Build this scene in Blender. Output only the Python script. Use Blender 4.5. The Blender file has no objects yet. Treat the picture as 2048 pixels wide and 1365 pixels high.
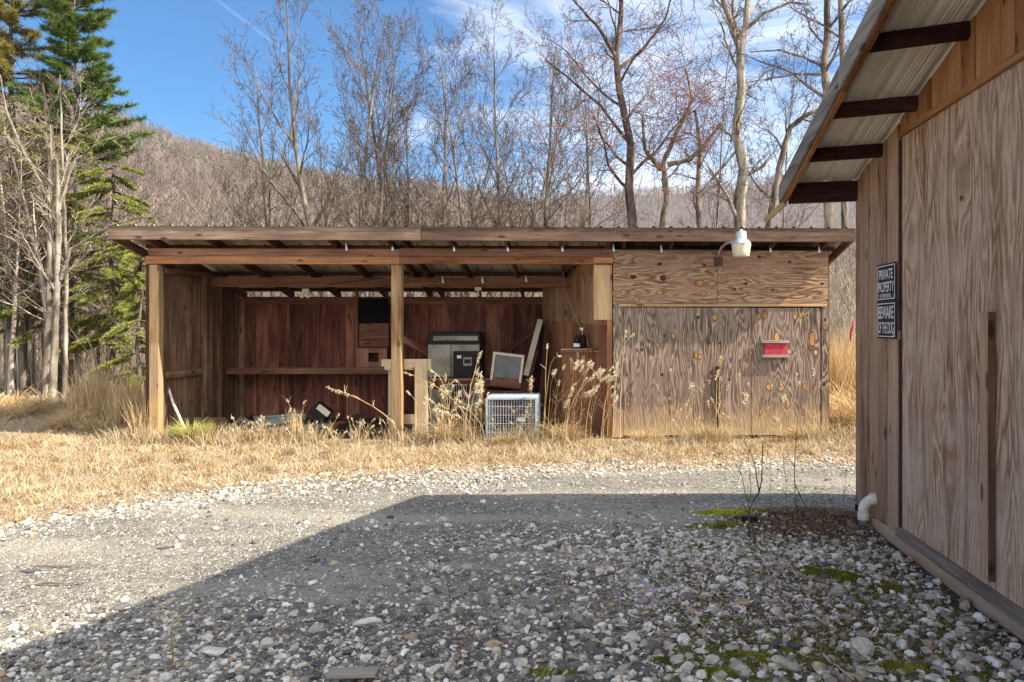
import bpy, math, random
import numpy as np
from mathutils import Vector, Matrix

# ------------------------------------------------------------------ camera, sky, sun, exposure
SC = bpy.context.scene
COL = SC.collection
CAMZ = 1.49
F = 1500.0; VX = 1210.0; VY = 655.0          # focal length and principal point measured on the 2048 px wide photograph
cd = bpy.data.cameras.new('camera'); cam = bpy.data.objects.new('camera', cd); COL.objects.link(cam)
cam.location = (0, 0, CAMZ); cam.rotation_euler = (math.radians(90), 0, 0)
cd.sensor_width = 36.0; cd.lens = F/2048*36.0
cd.shift_x = -(VX-1024)/2048; cd.shift_y = -(682.5-VY)/2048
cd.clip_start = 0.05; cd.clip_end = 6000
SC.camera = cam

SUNV = Vector((1.16, -0.20, 1.0)).normalized()
sun_el = math.asin(SUNV.z); sun_az = math.atan2(SUNV.x, SUNV.y)
W = bpy.data.worlds.new('World'); SC.world = W; W.use_nodes = True
wn = W.node_tree; wn.nodes.clear()
def wnode(t, **kw):
    n = wn.nodes.new(t)
    for k, v in kw.items(): setattr(n, k, v)
    return n
sky = wnode('ShaderNodeTexSky', sky_type='NISHITA', sun_disc=False)
sky.sun_elevation = sun_el; sky.sun_rotation = sun_az
sky.altitude = 700; sky.air_density = 1.0; sky.dust_density = 0.4; sky.ozone_density = 2.2
hsv = wnode('ShaderNodeHueSaturation'); hsv.inputs['Saturation'].default_value = 1.6; hsv.inputs['Value'].default_value = .56
wn.links.new(sky.outputs[0], hsv.inputs['Color'])
tc = wnode('ShaderNodeTexCoord')
sep = wnode('ShaderNodeSeparateXYZ'); wn.links.new(tc.outputs['Generated'], sep.inputs[0])
mp = wnode('ShaderNodeMapping'); mp.inputs['Scale'].default_value = (1.6, 1.6, 5.0); mp.inputs['Rotation'].default_value = (0.0, 0.35, 0.2)
wn.links.new(tc.outputs['Generated'], mp.inputs[0])
nz = wnode('ShaderNodeTexNoise'); nz.inputs['Scale'].default_value = 2.1; nz.inputs['Detail'].default_value = 9; nz.inputs['Roughness'].default_value = .62; nz.inputs['Distortion'].default_value = .6
wn.links.new(mp.outputs[0], nz.inputs['Vector'])
def wmath(op, a, b=None, clamp=False):
    n = wnode('ShaderNodeMath', operation=op, use_clamp=clamp)
    for i, v in enumerate((a, b)):
        if v is None: continue
        if isinstance(v, (int, float)): n.inputs[i].default_value = v
        else: wn.links.new(v, n.inputs[i])
    return n.outputs[0]
bias = wnode('ShaderNodeMapRange'); bias.inputs[1].default_value = -.55; bias.inputs[2].default_value = .05; bias.inputs[3].default_value = -.30; bias.inputs[4].default_value = .10
wn.links.new(sep.outputs[0], bias.inputs[0])
cl = wmath('ADD', nz.outputs[0], bias.outputs[0])
cr = wnode('ShaderNodeMapRange'); cr.inputs[1].default_value = .46; cr.inputs[2].default_value = 1.0; cr.inputs[3].default_value = 0; cr.inputs[4].default_value = .92
# a vapour trail high in the left sky
dn = Vector(((460-VX)/F, 1, (VY-20)/F)).cross(Vector(((590-VX)/F, 1, (VY-118)/F))).normalized()
dt = wnode('ShaderNodeVectorMath', operation='DOT_PRODUCT'); dt.inputs[1].default_value = dn
wn.links.new(tc.outputs['Generated'], dt.inputs[0])
tr = wmath('ABSOLUTE', dt.outputs['Value'])
trm = wnode('ShaderNodeMapRange'); trm.inputs[1].default_value = .0005; trm.inputs[2].default_value = .003; trm.inputs[3].default_value = .045; trm.inputs[4].default_value = 0
wn.links.new(tr, trm.inputs[0])
# unseen white cloud added behind the viewer to fill the shade with neutral light
bk = wnode('ShaderNodeMapRange'); bk.inputs[1].default_value = .25; bk.inputs[2].default_value = -.25; bk.inputs[3].default_value = 0; bk.inputs[4].default_value = .36
wn.links.new(sep.outputs[1], bk.inputs[0])
m2 = wnode('ShaderNodeMapRange'); m2.inputs[1].default_value = -.50; m2.inputs[2].default_value = -.42; m2.inputs[3].default_value = 0; m2.inputs[4].default_value = 1
wn.links.new(sep.outputs[0], m2.inputs[0])
m3 = wnode('ShaderNodeMapRange'); m3.inputs[1].default_value = -.37; m3.inputs[2].default_value = -.32; m3.inputs[3].default_value = 1; m3.inputs[4].default_value = 0
wn.links.new(sep.outputs[0], m3.inputs[0])
wn.links.new(wmath('ADD', cl, bk.outputs[0]), cr.inputs[0])
trail = wmath('MULTIPLY', wmath('MULTIPLY', trm.outputs[0], m2.outputs[0]), m3.outputs[0])
cmask = wmath('MAXIMUM', cr.outputs[0], trail)
mixc = wnode('ShaderNodeMix', data_type='RGBA'); wn.links.new(cmask, mixc.inputs[0])
wn.links.new(hsv.outputs[0], mixc.inputs[6]); mixc.inputs[7].default_value = (8.6, 8.5, 8.3, 1)
bg = wnode('ShaderNodeBackground'); bg.inputs[1].default_value = 0.126
wn.links.new(mixc.outputs[2], bg.inputs[0])
wo = wnode('ShaderNodeOutputWorld'); wn.links.new(bg.outputs[0], wo.inputs[0])

sd = bpy.data.lights.new('sun', 'SUN'); sd.energy = 5.0; sd.angle = math.radians(.53); sd.color = (1.0, .90, .74)
so = bpy.data.objects.new('sun', sd); COL.objects.link(so)
so.rotation_euler = (-SUNV).to_track_quat('-Z', 'Y').to_euler(); so.location = (20, -3, 20)
SC.view_settings.view_transform = 'Standard'; SC.view_settings.look = 'None'
SC.view_settings.exposure = 1.38; SC.view_settings.gamma = 1.0

# ------------------------------------------------------------------ helpers
def P(px, py, Y):
    "point seen at pixel (px,py) of the photograph at depth Y"
    return Vector(((px-VX)/F*Y, Y, CAMZ+(VY-py)/F*Y))
def X(px, Y): return (px-VX)/F*Y
def Z(py, Y): return CAMZ+(VY-py)/F*Y

class NT:
    def __init__(s, name, rough=.85, spec=.2):
        s.m = bpy.data.materials.new(name); s.m.use_nodes = True; s.t = s.m.node_tree
        s.b = s.t.nodes['Principled BSDF']; s.b.inputs['Roughness'].default_value = rough
        s.b.inputs['Specular IOR Level'].default_value = spec
    def n(s, typ, ins=None, **kw):
        nd = s.t.nodes.new(typ)
        for k, v in kw.items(): setattr(nd, k, v)
        if ins:
            for k, v in ins.items(): s.set(nd.inputs[k], v)
        return nd
    def set(s, sock, v):
        if hasattr(v, 'is_output') or isinstance(v, bpy.types.NodeSocket): s.t.links.new(v, sock)
        else: sock.default_value = v
    def math(s, op, a, b=0.0, c=0.0, clamp=False):
        nd = s.n('ShaderNodeMath', {0: a, 1: b, 2: c}, operation=op, use_clamp=clamp); return nd.outputs[0]
    def attr(s, name, vec=False):
        nd = s.n('ShaderNodeAttribute', attribute_name=name); return nd.outputs['Vector' if vec else 'Fac']
    def map(s, v, scale, loc=(0, 0, 0)):
        return s.n('ShaderNodeMapping', {0: v, 'Scale': scale, 'Location': loc}).outputs[0]
    def noise(s, v, scale=1., detail=4., rough=.55, dist=0., out=0):
        return s.n('ShaderNodeTexNoise', {'Vector': v, 'Scale': scale, 'Detail': detail, 'Roughness': rough, 'Distortion': dist}).outputs[out]
    def ramp(s, f, stops, interp='LINEAR'):
        nd = s.n('ShaderNodeValToRGB', {0: f}); r = nd.color_ramp; r.interpolation = interp
        while len(r.elements) < len(stops): r.elements.new(.5)
        for e, (p, c) in zip(r.elements, stops):
            e.position = p; e.color = (c[0], c[1], c[2], 1) if not isinstance(c, (int, float)) else (c, c, c, 1)
        return nd.outputs[0]
    def mix(s, f, a, b, mode='MIX'):
        nd = s.n('ShaderNodeMix', data_type='RGBA', blend_type=mode)
        s.set(nd.inputs[0], f)
        for i, v in ((6, a), (7, b)):
            if isinstance(v, tuple) and len(v) == 3: v = v+(1,)
            s.set(nd.inputs[i], v)
        return nd.outputs[2]
    def rng(s, f, a, b, c, d):
        return s.n('ShaderNodeMapRange', {0: f, 1: a, 2: b, 3: c, 4: d}).outputs[0]
    def color(s, c):
        if isinstance(c, tuple) and len(c) == 3: c = c+(1,)
        s.set(s.b.inputs['Base Color'], c); return s
    def bump(s, h, strength=.5, dist=.01):
        nd = s.n('ShaderNodeBump', {'Height': h, 'Strength': strength, 'Distance': dist}); s.t.links.new(nd.outputs[0], s.b.inputs['Normal']); return s
    def rough(s, r): s.set(s.b.inputs['Roughness'], r); return s

def plain(name, c, rough=.6, var=.25, scale=6., spec=.3, metal=0.):
    t = NT(name, rough, spec); t.b.inputs['Metallic'].default_value = metal
    g = t.attr('gv', True); n = t.noise(g, scale, 6, .6)
    a = tuple(x*(1-var) for x in c); b = tuple(min(1, x*(1+var)) for x in c)
    t.color(t.ramp(n, [(.3, a), (.7, b)])); t.bump(n, .15, .004); t.rough(t.rng(n, .3, .7, rough*.8, min(1, rough*1.2)))
    return t.m

def wood(name, dark, mid, light, streak=46., stain=1.0, weather=None, bump=.5, crack=.55):
    t = NT(name, .88, .12)
    g = t.attr('gv', True); r = t.attr('rnd')
    fine = t.noise(t.map(g, (2.2, streak, streak)), 1, 5, .65, .3)
    broad = t.noise(t.map(g, (.9, 9, 9)), 1, 4, .6, .8)
    blot = t.noise(t.map(g, (1.3, 3.2, 3.2)), 1, 5, .6)
    v = t.math('ADD', t.math('MULTIPLY', fine, .45), t.math('MULTIPLY', broad, .55))
    v = t.math('ADD', v, t.math('MULTIPLY_ADD', r, .22, -.11))
    c = t.ramp(v, [(.32, dark), (.5, mid), (.68, light)])
    if weather: c = t.mix(t.rng(blot, .42, .68, 0, .8*stain), c, weather)
    ck = t.noise(t.map(g, (1.1, 70, 70), (7, 3, 1)), 1, 3, .5)
    ckm = t.rng(ck, .66, .74, 0, crack)
    c = t.mix(ckm, c, tuple(x*.25 for x in dark))
    # small dark knots and nail stains
    vo = t.n('ShaderNodeTexVoronoi', {'Vector': t.map(g, (2.6, 7.5, 7.5)), 'Scale': 1.0, 'Randomness': 1.0})
    kn = t.rng(vo.outputs['Distance'], .10, .17, .75, 0)
    c = t.mix(kn, c, tuple(x*.4 for x in dark))
    t.color(c)
    h = t.math('SUBTRACT', t.math('ADD', fine, t.math('MULTIPLY', broad, .6)), t.math('MULTIPLY', ckm, 1.2))
    t.bump(h, bump, .006)
    return t.m

def plywood(name, dark, mid, light, rings=34., weather=None, contrast=1., sc=(.55, 3.1), foot_tan=None, drip=0.):
    "rotary cut plywood: contour bands of a stretched noise field"
    t = NT(name, .85, .12)
    g = t.attr('gv', True); r = t.attr('rnd')
    f = t.noise(t.map(g, (sc[0], sc[1], sc[1])), 1, 2.6, .5, .3)
    wob = t.noise(t.map(g, (6, 30, 30)), 1, 3, .6)
    ph = t.math('ADD', t.math('MULTIPLY', f, rings), t.math('MULTIPLY', wob, .9))
    s = t.math('MULTIPLY_ADD', t.math('SINE', t.math('MULTIPLY', ph, 6.2832)), .5, .5)
    fine = t.noise(t.map(g, (3, 75, 75)), 1, 4, .6)
    blot = t.noise(t.map(g, (1.4, 2.6, 2.6), (3, 5, 7)), 1, 5, .62)
    v = t.math('ADD', t.math('MULTIPLY', s, .5*contrast), t.math('MULTIPLY', fine, .55))
    v = t.math('ADD', v, t.math('MULTIPLY_ADD', r, .12, -.06+.25*(1-contrast)))
    c = t.ramp(v, [(.25, dark), (.52, mid), (.80, light)])
    if weather: c = t.mix(t.rng(blot, .40, .62, 0, .75), c, weather, 'MIX')
    c = t.mix(t.rng(blot, .28, .42, .55, 0), c, dark)
    if drip:   # brown water streaks down the sheet
        dr = t.noise(t.map(g, (.5, 11, 11), (1, 2, 3)), 1, 4, .6); c = t.mix(t.rng(dr, .52, .68, 0, drip), c, dark)
        sp = t.noise(t.map(g, (14, 60, 60), (5, 2, 3)), 1, 2, .5); c = t.mix(t.rng(sp, .70, .74, 0, .8), c, tuple(x*.3 for x in dark))
    if foot_tan:  # tan mixed in towards the foot of the boards, edge broken by noise
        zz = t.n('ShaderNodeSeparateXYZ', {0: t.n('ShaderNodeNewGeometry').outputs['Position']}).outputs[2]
        zn = t.math('ADD', zz, t.math('MULTIPLY_ADD', t.noise(g, 3.5, 5, .65), .7, -.35)); c = t.mix(t.rng(zn, .05, foot_tan[1], .75, 0), c, foot_tan[0])
    t.color(c)
    t.bump(t.math('ADD', s, fine), .35, .005)
    return t.m

class MB:
    def __init__(s): s.V = []; s.G = []; s.R = []; s.Q = []; s.T = []; s.QM = []; s.TM = []; s.n = 0; s.mats = []
    def add(s, v, quads=None, tris=None, gv=None, rnd=None, mi=0):
        v = np.asarray(v, float).reshape(-1, 3); k = len(v)
        s.V.append(v); s.G.append(v.copy() if gv is None else np.asarray(gv, float).reshape(-1, 3))
        if rnd is None: rnd = random.random()
        s.R.append(np.full(k, rnd, float) if np.isscalar(rnd) else np.asarray(rnd, float))
        if quads is not None and len(quads):
            q = np.asarray(quads, int).reshape(-1, 4)+s.n; s.Q.append(q); s.QM.append(np.full(len(q), mi))
        if tris is not None and len(tris):
            q = np.asarray(tris, int).reshape(-1, 3)+s.n; s.T.append(q); s.TM.append(np.full(len(q), mi))
        s.n += k
    def hexa(s, b, t, axis=None, mi=0, rnd=None):
        "bottom 4 corners (counter-clockwise from above), top 4 corners"
        v = np.array([tuple(p) for p in b]+[tuple(p) for p in t], float)
        e = [v[1]-v[0], v[3]-v[0], v[4]-v[0]]
        e.sort(key=lambda a: -np.linalg.norm(a))
        fr = [a/max(1e-9, np.linalg.norm(a)) for a in e]
        off = np.array([random.uniform(0, 50) for _ in range(3)])
        g = np.stack([v@fr[0], v@fr[1], v@fr[2]], 1)+off
        s.add(v, [(3, 2, 1, 0), (4, 5, 6, 7), (0, 1, 5, 4), (1, 2, 6, 5), (2, 3, 7, 6), (3, 0, 4, 7)], None, g, rnd, mi)
    def box(s, c, sz, R=None, mi=0, rnd=None):
        x, y, z = (a/2 for a in sz); c = Vector(c)
        p = [Vector(q) for q in ((-x, -y, -z), (x, -y, -z), (x, y, -z), (-x, y, -z), (-x, -y, z), (x, -y, z), (x, y, z), (-x, y, z))]
        if R is not None: p = [R@q for q in p]
        p = [q+c for q in p]
        s.hexa(p[:4], p[4:], mi=mi, rnd=rnd)
    def bb(s, x0, x1, y0, y1, z0, z1, mi=0, rnd=None):
        s.box(((x0+x1)/2, (y0+y1)/2, (z0+z1)/2), (abs(x1-x0), abs(y1-y0), abs(z1-z0)), mi=mi, rnd=rnd)
    def bar(s, p0, p1, w, h, up=(0, 0, 1), mi=0):
        p0 = Vector(p0); p1 = Vector(p1); d = (p1-p0); L = d.length; d.normalize(); up = Vector(up)
        sd = d.cross(up)
        if sd.length < 1e-5: sd = d.cross(Vector((1, 0, 0)))
        sd.normalize(); u = sd.cross(d)
        R = Matrix((d, sd, u)).transposed()
        s.box((p0+p1)/2, (L, w, h), R, mi)
    def tube(s, pts, rad, k=8, cap=True, mi=0, rnd=None):
        pts = [Vector(p) for p in pts]; n = len(pts)
        if np.isscalar(rad): rad = [rad]*n
        vs = []; gs = []; d0 = (pts[1]-pts[0]).normalized()
        ref = Vector((1, 0, 0)) if abs(d0.x) < .8 else Vector((0, 1, 0)); L = 0; o = random.uniform(0, 30)
        u = d0.cross(ref).normalized()
        for i in range(n):
            d = (pts[min(i+1, n-1)]-pts[max(i-1, 0)]).normalized()
            u = (u-d*u.dot(d)).normalized(); w = d.cross(u)
            if i: L += (pts[i]-pts[i-1]).length
            for j in range(k):
                a = 2*math.pi*j/k; vs.append(pts[i]+(u*math.cos(a)+w*math.sin(a))*rad[i])
                gs.append((L+o, math.cos(a)*rad[i]*1.5+o, math.sin(a)*rad[i]*1.5))
        q = [(i*k+j, i*k+(j+1) % k, (i+1)*k+(j+1) % k, (i+1)*k+j) for i in range(n-1) for j in range(k)]
        tr = []
        if cap:
            vs += [pts[0], pts[-1]]; gs += [(o, o, 0), (o+L, o, 0)]
            tr = [(n*k, (j+1) % k, j) for j in range(k)]+[(n*k+1, (n-1)*k+j, (n-1)*k+(j+1) % k) for j in range(k)]
        s.add(np.array([tuple(v) for v in vs]), q, tr, np.array(gs), rnd, mi)
    def lathe(s, c, prof, k=28, mi=0):
        "profile of (radius, z) about a vertical axis through c"
        c = np.array(c, float); n = len(prof); a = np.arange(k)*2*math.pi/k
        v = np.concatenate([np.stack([c[0]+r*np.cos(a), c[1]+r*np.sin(a), np.full(k, c[2]+z)], 1) for r, z in prof])
        q = [(i*k+j, i*k+(j+1) % k, (i+1)*k+(j+1) % k, (i+1)*k+j) for i in range(n-1) for j in range(k)]
        s.add(v, q, None, None, None, mi)
    def segs(s, P0, P1, R0, R1, k=3, rnd=None):
        P0 = np.asarray(P0, float); P1 = np.asarray(P1, float); R0 = np.asarray(R0, float); R1 = np.asarray(R1, float)
        if len(P0) == 0: return
        d = P1-P0; L = np.linalg.norm(d, axis=1, keepdims=True); d = d/np.maximum(L, 1e-9)
        ref = np.where(np.abs(d[:, 2:3]) < .9, np.array([[0, 0, 1.]]), np.array([[1., 0, 0]]))
        u = np.cross(d, ref); u /= np.linalg.norm(u, axis=1, keepdims=True); w = np.cross(d, u)
        N = len(P0); a = np.arange(k)*2*np.pi/k
        ring = u[:, None, :]*np.cos(a)[None, :, None]+w[:, None, :]*np.sin(a)[None, :, None]
        v = np.concatenate([P0[:, None, :]+ring*R0[:, None, None], P1[:, None, :]+ring*R1[:, None, None]], 1).reshape(-1, 3)
        b = np.arange(N)*2*k; q = []
        for j in range(k):
            q.append(np.stack([b+j, b+(j+1) % k, b+k+(j+1) % k, b+k+j], 1))
        r = np.random.rand(N) if rnd is None else np.asarray(rnd)
        s.add(v, np.concatenate(q), None, None, np.repeat(r, 2*k))
    def build(s, name, mat, parent=None, smooth=False, bevel=0., origin=None):
        V = np.concatenate(s.V) if s.V else np.zeros((0, 3))
        if parent is not None: off = np.array(parent['_o']) if '_o' in parent else np.zeros(3)
        else: off = np.array(origin if origin is not None else (V[:, 0].mean(), V[:, 1].mean(), V[:, 2].min()))
        me = bpy.data.meshes.new(name)
        Q = np.concatenate(s.Q) if s.Q else np.zeros((0, 4), int); T = np.concatenate(s.T) if s.T else np.zeros((0, 3), int)
        nv, nq, nt = len(V), len(Q), len(T)
        me.vertices.add(nv); me.vertices.foreach_set('co', (V-off).astype(np.float32).ravel())
        me.loops.add(nq*4+nt*3); me.loops.foreach_set('vertex_index', np.concatenate([Q.ravel(), T.ravel()]).astype(np.int32))
        me.polygons.add(nq+nt)
        me.polygons.foreach_set('loop_start', np.concatenate([np.arange(nq)*4, nq*4+np.arange(nt)*3]).astype(np.int32))
        mi = np.concatenate((s.QM if s.QM else [])+(s.TM if s.TM else [])) if (s.QM or s.TM) else np.zeros(0)
        me.polygons.foreach_set('material_index', mi.astype(np.int32))
        me.polygons.foreach_set('use_smooth', np.full(nq+nt, smooth))
        me.update(calc_edges=True)
        a = me.attributes.new('gv', 'FLOAT_VECTOR', 'POINT'); a.data.foreach_set('vector', np.concatenate(s.G).astype(np.float32).ravel())
        a = me.attributes.new('rnd', 'FLOAT', 'POINT'); a.data.foreach_set('value', np.concatenate(s.R).astype(np.float32))
        for m in (mat if isinstance(mat, (list, tuple)) else [mat]): me.materials.append(m)
        o = bpy.data.objects.new(name, me); COL.objects.link(o)
        o['_o'] = [float(x) for x in off]
        if parent is not None: o.parent = parent
        else: o.location = off
        if bevel:
            md = o.modifiers.new('bevel', 'BEVEL'); md.width = bevel; md.segments = 1; md.limit_method = 'ANGLE'; md.angle_limit = .6
        return o

def thing(name, label, cat, loc, group=None):
    o = bpy.data.objects.new(name, None); COL.objects.link(o); o.location = loc; o.empty_display_size = .1
    o['_o'] = [float(x) for x in loc]; o['label'] = label; o['category'] = cat
    if group: o['group'] = group
    return o
def tag(o, label, cat, group=None, kind=None):
    o['label'] = label
    if kind: o['kind'] = kind
    if cat: o['category'] = cat
    if group: o['group'] = group
    return o
def struct(o): o['kind'] = 'structure'; return o

def fbm(x, y, sc=1., seed=0, oct=4):
    "cheap smooth value noise, numpy, about -1..1"
    rs = np.random.RandomState(seed); out = np.zeros(np.broadcast(x, y).shape); a = 1.; tot = 0
    for o in range(oct):
        n = 64; tab = rs.rand(n, n)*2-1; xs = x*sc+o*13.7+100; ys = y*sc+o*7.3+100
        xi = np.floor(xs).astype(int); yi = np.floor(ys).astype(int); fx = xs-xi; fy = ys-yi
        fx = fx*fx*(3-2*fx); fy = fy*fy*(3-2*fy)
        g = lambda i, j: tab[i % n, j % n]
        out = out+a*((g(xi, yi)*(1-fx)+g(xi+1, yi)*fx)*(1-fy)+(g(xi, yi+1)*(1-fx)+g(xi+1, yi+1)*fx)*fy)
        tot += a; a *= .5; sc = sc*2
    return out/tot*1.6

def sstep(a, b, x):
    t = np.clip((x-a)/(b-a), 0, 1); return t*t*(3-2*t)

# height of the ground near the sheds
def gz(x, y):
    x = np.asarray(x, float); y = np.asarray(y, float)
    z = .022*fbm(x, y, .7, 3)
    z = z+.28*np.exp(-((x+9.2)**2/3.2+(y-11.3)**2/2.2))
    z = z+.06*np.exp(-((x-1.5)**2/.5+(y-5.85)**2/.05))
    far = sstep(30, 80, np.hypot(x, y))
    return z*(1-far)
# nearest Y at which the dead grass starts
def grass_line(x):
    xs = np.array([-12, -6.5, -4.6, -3.9, -3.2, -1.2, .5, 2.2, 6.]); ys = np.array([4.2, 4.7, 5.6, 6.6, 7.25, 7.85, 8.15, 8.35, 8.4])
    return np.interp(x, xs, ys)

random.seed(5); np.random.seed(5)
# ------------------------------------------------------------------ materials
M = {}
M['fascia'] = wood('weathered_fascia_wood', (.045, .027, .02), (.165, .10, .072), (.31, .22, .17), weather=(.10, .065, .055))
M['header'] = wood('brown_beam_wood', (.13, .045, .02), (.32, .14, .065), (.47, .24, .11), weather=(.22, .10, .07), crack=.3)
M['redbeam'] = wood('red_brown_beam_wood', (.10, .042, .026), (.26, .125, .078), (.40, .22, .14), weather=(.15, .075, .055), crack=.4)
M['post'] = wood('yellow_pine_post_wood', (.17, .095, .045), (.43, .275, .13), (.60, .42, .23), weather=(.29, .215, .15), crack=.5)
M['maroon'] = wood('maroon_board_wood', (.045, .018, .013), (.185, .066, .046), (.40, .18, .11), streak=30, weather=(.08, .026, .024))
M['brownwall'] = wood('brown_board_wood', (.05, .028, .018), (.18, .10, .06), (.40, .25, .15), weather=(.085, .052, .038), streak=30)
M['sill'] = wood('stained_sill_wood', (.05, .035, .028), (.17, .125, .10), (.32, .25, .20))
M['rafter'] = wood('dark_rafter_wood', (.03, .014, .011), (.09, .04, .03), (.19, .09, .06), weather=(.05, .024, .02), crack=.3)
M['sidewall'] = wood('tan_side_board_wood', (.16, .075, .035), (.38, .22, .12), (.52, .34, .2), weather=(.24, .13, .1), crack=.3)
M['greyboard'] = wood('grey_driftwood', (.12, .1, .085), (.33, .28, .23), (.5, .44, .36), weather=(.22, .19, .17))
M['greenboard'] = wood('pale_green_painted_board', (.10, .12, .10), (.24, .27, .23), (.38, .40, .34), crack=.2)
M['plydark'] = plywood('dark_weathered_plywood', (.042, .028, .022), (.185, .13, .10), (.43, .335, .26), rings=15, weather=(.23, .17, .135), contrast=.78, sc=(.8, 5.0), foot_tan=((.54, .37, .20), .5), drip=.6)
M['plyhead'] = plywood('brown_weathered_plywood', (.06, .03, .02), (.27, .155, .09), (.50, .34, .21), rings=15, weather=(.29, .185, .13), contrast=.78, sc=(.8, 5.5), drip=.5)
M['plylight'] = plywood('pinkish_plywood', (.18, .085, .042), (.44, .262, .158), (.66, .465, .325), rings=13, weather=(.56, .40, .305), contrast=.78, sc=(.7, 5.2), drip=.6)
M['rboard'] = wood('pinkish_board_wood', (.15, .07, .038), (.38, .225, .135), (.55, .37, .25), weather=(.42, .275, .205), crack=.5)
M['rgable'] = wood('orange_gable_board_wood', (.15, .06, .022), (.38, .175, .07), (.54, .29, .14), weather=(.26, .11, .055), crack=.5)
M['rdark'] = wood('dark_stained_purlin', (.012, .006, .006), (.045, .016, .016), (.10, .04, .035), crack=.2)
M['gloss'] = plain('black_painted_metal', (.010, .009, .010), .5, spec=.25)
M['soot'] = plain('black_shutter', (.008, .007, .008), .9, spec=.05)
M['steel'] = plain('dull_steel', (.26, .235, .19), .42, .6, 3, .5, .3)
M['cream'] = plain('cream_paint', (.62, .56, .44), .6, .12)
M['redpaint'] = plain('red_paint', (.42, .035, .06), .75, .35, 12)
M['white'] = plain('white_plastic', (.66, .61, .52), .45, .22, 16, .4)
M['ivory'] = plain('ivory_plastic', (.62, .56, .40), .4, .16, 14, .5)
M['greypl'] = plain('grey_plastic', (.16, .16, .15), .5)
M['galv'] = plain('galvanised_metal', (.55, .57, .58), .38, .2, 14, .5, .7)
M['crate'] = plain('pale_blue_coated_wire', (.36, .43, .48), .42, .12, 12, .5)
M['black'] = plain('black_plastic', (.010, .009, .010), .5, .3, 6, .25)
M['signblack'] = plain('sign_black', (.012, .012, .013), .45, .2)
M['signwhite'] = plain('sign_white', (.78, .76, .72), .6, .1)
M['brass'] = plain('old_hinge_metal', (.3, .26, .2), .5, .3, 12, .5, .6)
M['standwood'] = wood('raw_yellowish_wood', (.20, .13, .07), (.46, .34, .20), (.62, .50, .33), weather=(.34, .27, .19))
M['benchwood'] = wood('dark_brown_bench_wood', (.08, .035, .018), (.21, .10, .05), (.33, .18, .10), weather=(.13, .07, .045))
M['patch'] = wood('orange_plywood_plug', (.24, .10, .035), (.46, .23, .075), (.60, .38, .15), crack=.3, weather=(.3, .15, .06))
M['knotring'] = plain('dark_knot_ring', (.05, .022, .015), .9)
M['rust'] = plain('rusty_steel', (.25, .08, .04), .7, .4, 20)

def roofing(name, c, c2):
    t = NT(name, .42, .5); t.b.inputs['Metallic'].default_value = .0
    g = t.attr('gv', True); n = t.noise(t.map(g, (1, 6, 3)), 1.2, 6, .65); n2 = t.noise(g, 24, 4, .6)
    t.color(t.ramp(t.math('ADD', t.math('MULTIPLY', n, .75), t.math('MULTIPLY', n2, .25)), [(.38, c2), (.6, c)])); t.bump(n2, .1, .003)
    return t.m
M['roofmetal'] = roofing('corrugated_roof_metal', (.55, .52, .44), (.33, .29, .23))
M['roofmetal2'] = roofing('white_ribbed_roof_metal', (.80, .76, .66), (.70, .65, .55))

def bark(name, a, b, c, sc=1.):
    t = NT(name, .9, .1); g = t.n('ShaderNodeNewGeometry').outputs['Position']
    n = t.noise(t.map(g, (7*sc, 7*sc, 1.6*sc)), 1, 5, .65); r = t.attr('rnd')
    v = t.math('ADD', n, t.math('MULTIPLY_ADD', r, .24, -.12))
    t.color(t.ramp(v, [(.34, a), (.5, b), (.68, c)])); t.bump(n, .8, .02); return t.m
M['bark'] = bark('grey_brown_bark', (.05, .04, .033), (.145, .12, .096), (.31, .265, .215))
M['barkpale'] = bark('pale_bark', (.13, .10, .08), (.36, .31, .25), (.62, .57, .48))
M['barkmid'] = bark('mottled_bark', (.07, .057, .046), (.20, .172, .138), (.40, .355, .295))
M['barkdark'] = bark('dark_bark', (.03, .022, .02), (.095, .07, .058), (.21, .16, .13))
M['twig'] = bark('brown_twig_bark', (.045, .034, .03), (.11, .085, .07), (.22, .18, .145))
M['twigpale'] = bark('pale_twig_bark', (.13, .10, .075), (.30, .245, .19), (.48, .41, .32))
M['twigred'] = bark('red_twig_bark', (.10, .045, .03), (.22, .11, .07), (.36, .2, .13))

def leafy(name, cols, rough=.6, trans=.0, patch=None):
    t = NT(name, rough, .25); r = t.attr('rnd'); n = len(cols)
    c = t.ramp(r, [(i/(n-1), x) for i, x in enumerate(cols)])
    if patch:
        g = t.n('ShaderNodeNewGeometry').outputs['Position']; nz = t.noise(g, patch[0], 3, .5)
        c = t.mix(t.rng(nz, .42, .6, 0, patch[2]), c, patch[1], 'MULTIPLY')
    t.color(c)
    if trans:
        tl = t.n('ShaderNodeBsdfTranslucent'); t.set(tl.inputs[0], c)
        mx = t.n('ShaderNodeMixShader', {0: trans}); t.t.links.new(t.b.outputs[0], mx.inputs[1]); t.t.links.new(tl.outputs[0], mx.inputs[2])
        t.t.links.new(mx.outputs[0], t.t.nodes['Material Output'].inputs[0])
    return t.m
M['pine'] = leafy('pine_needles', [(.05, .08, .02), (.10, .155, .03), (.18, .24, .05)], trans=.15)
M['pineyellow'] = leafy('yellowing_pine_needles', [(.10, .11, .02), (.24, .19, .04), (.30, .25, .07), (.10, .13, .03)], trans=.2)
M['hemlock'] = leafy('hemlock_needles', [(.10, .13, .03), (.20, .245, .045), (.34, .36, .08), (.33, .28, .09)], trans=.25)
M['straw'] = leafy('dead_grass_blades', [(.17, .115, .065), (.42, .325, .19), (.58, .48, .31), (.72, .66, .50), (.28, .175, .095), (.50, .40, .24)], .8, .2, (1.3, (.92, .82, .70), .8))
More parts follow.
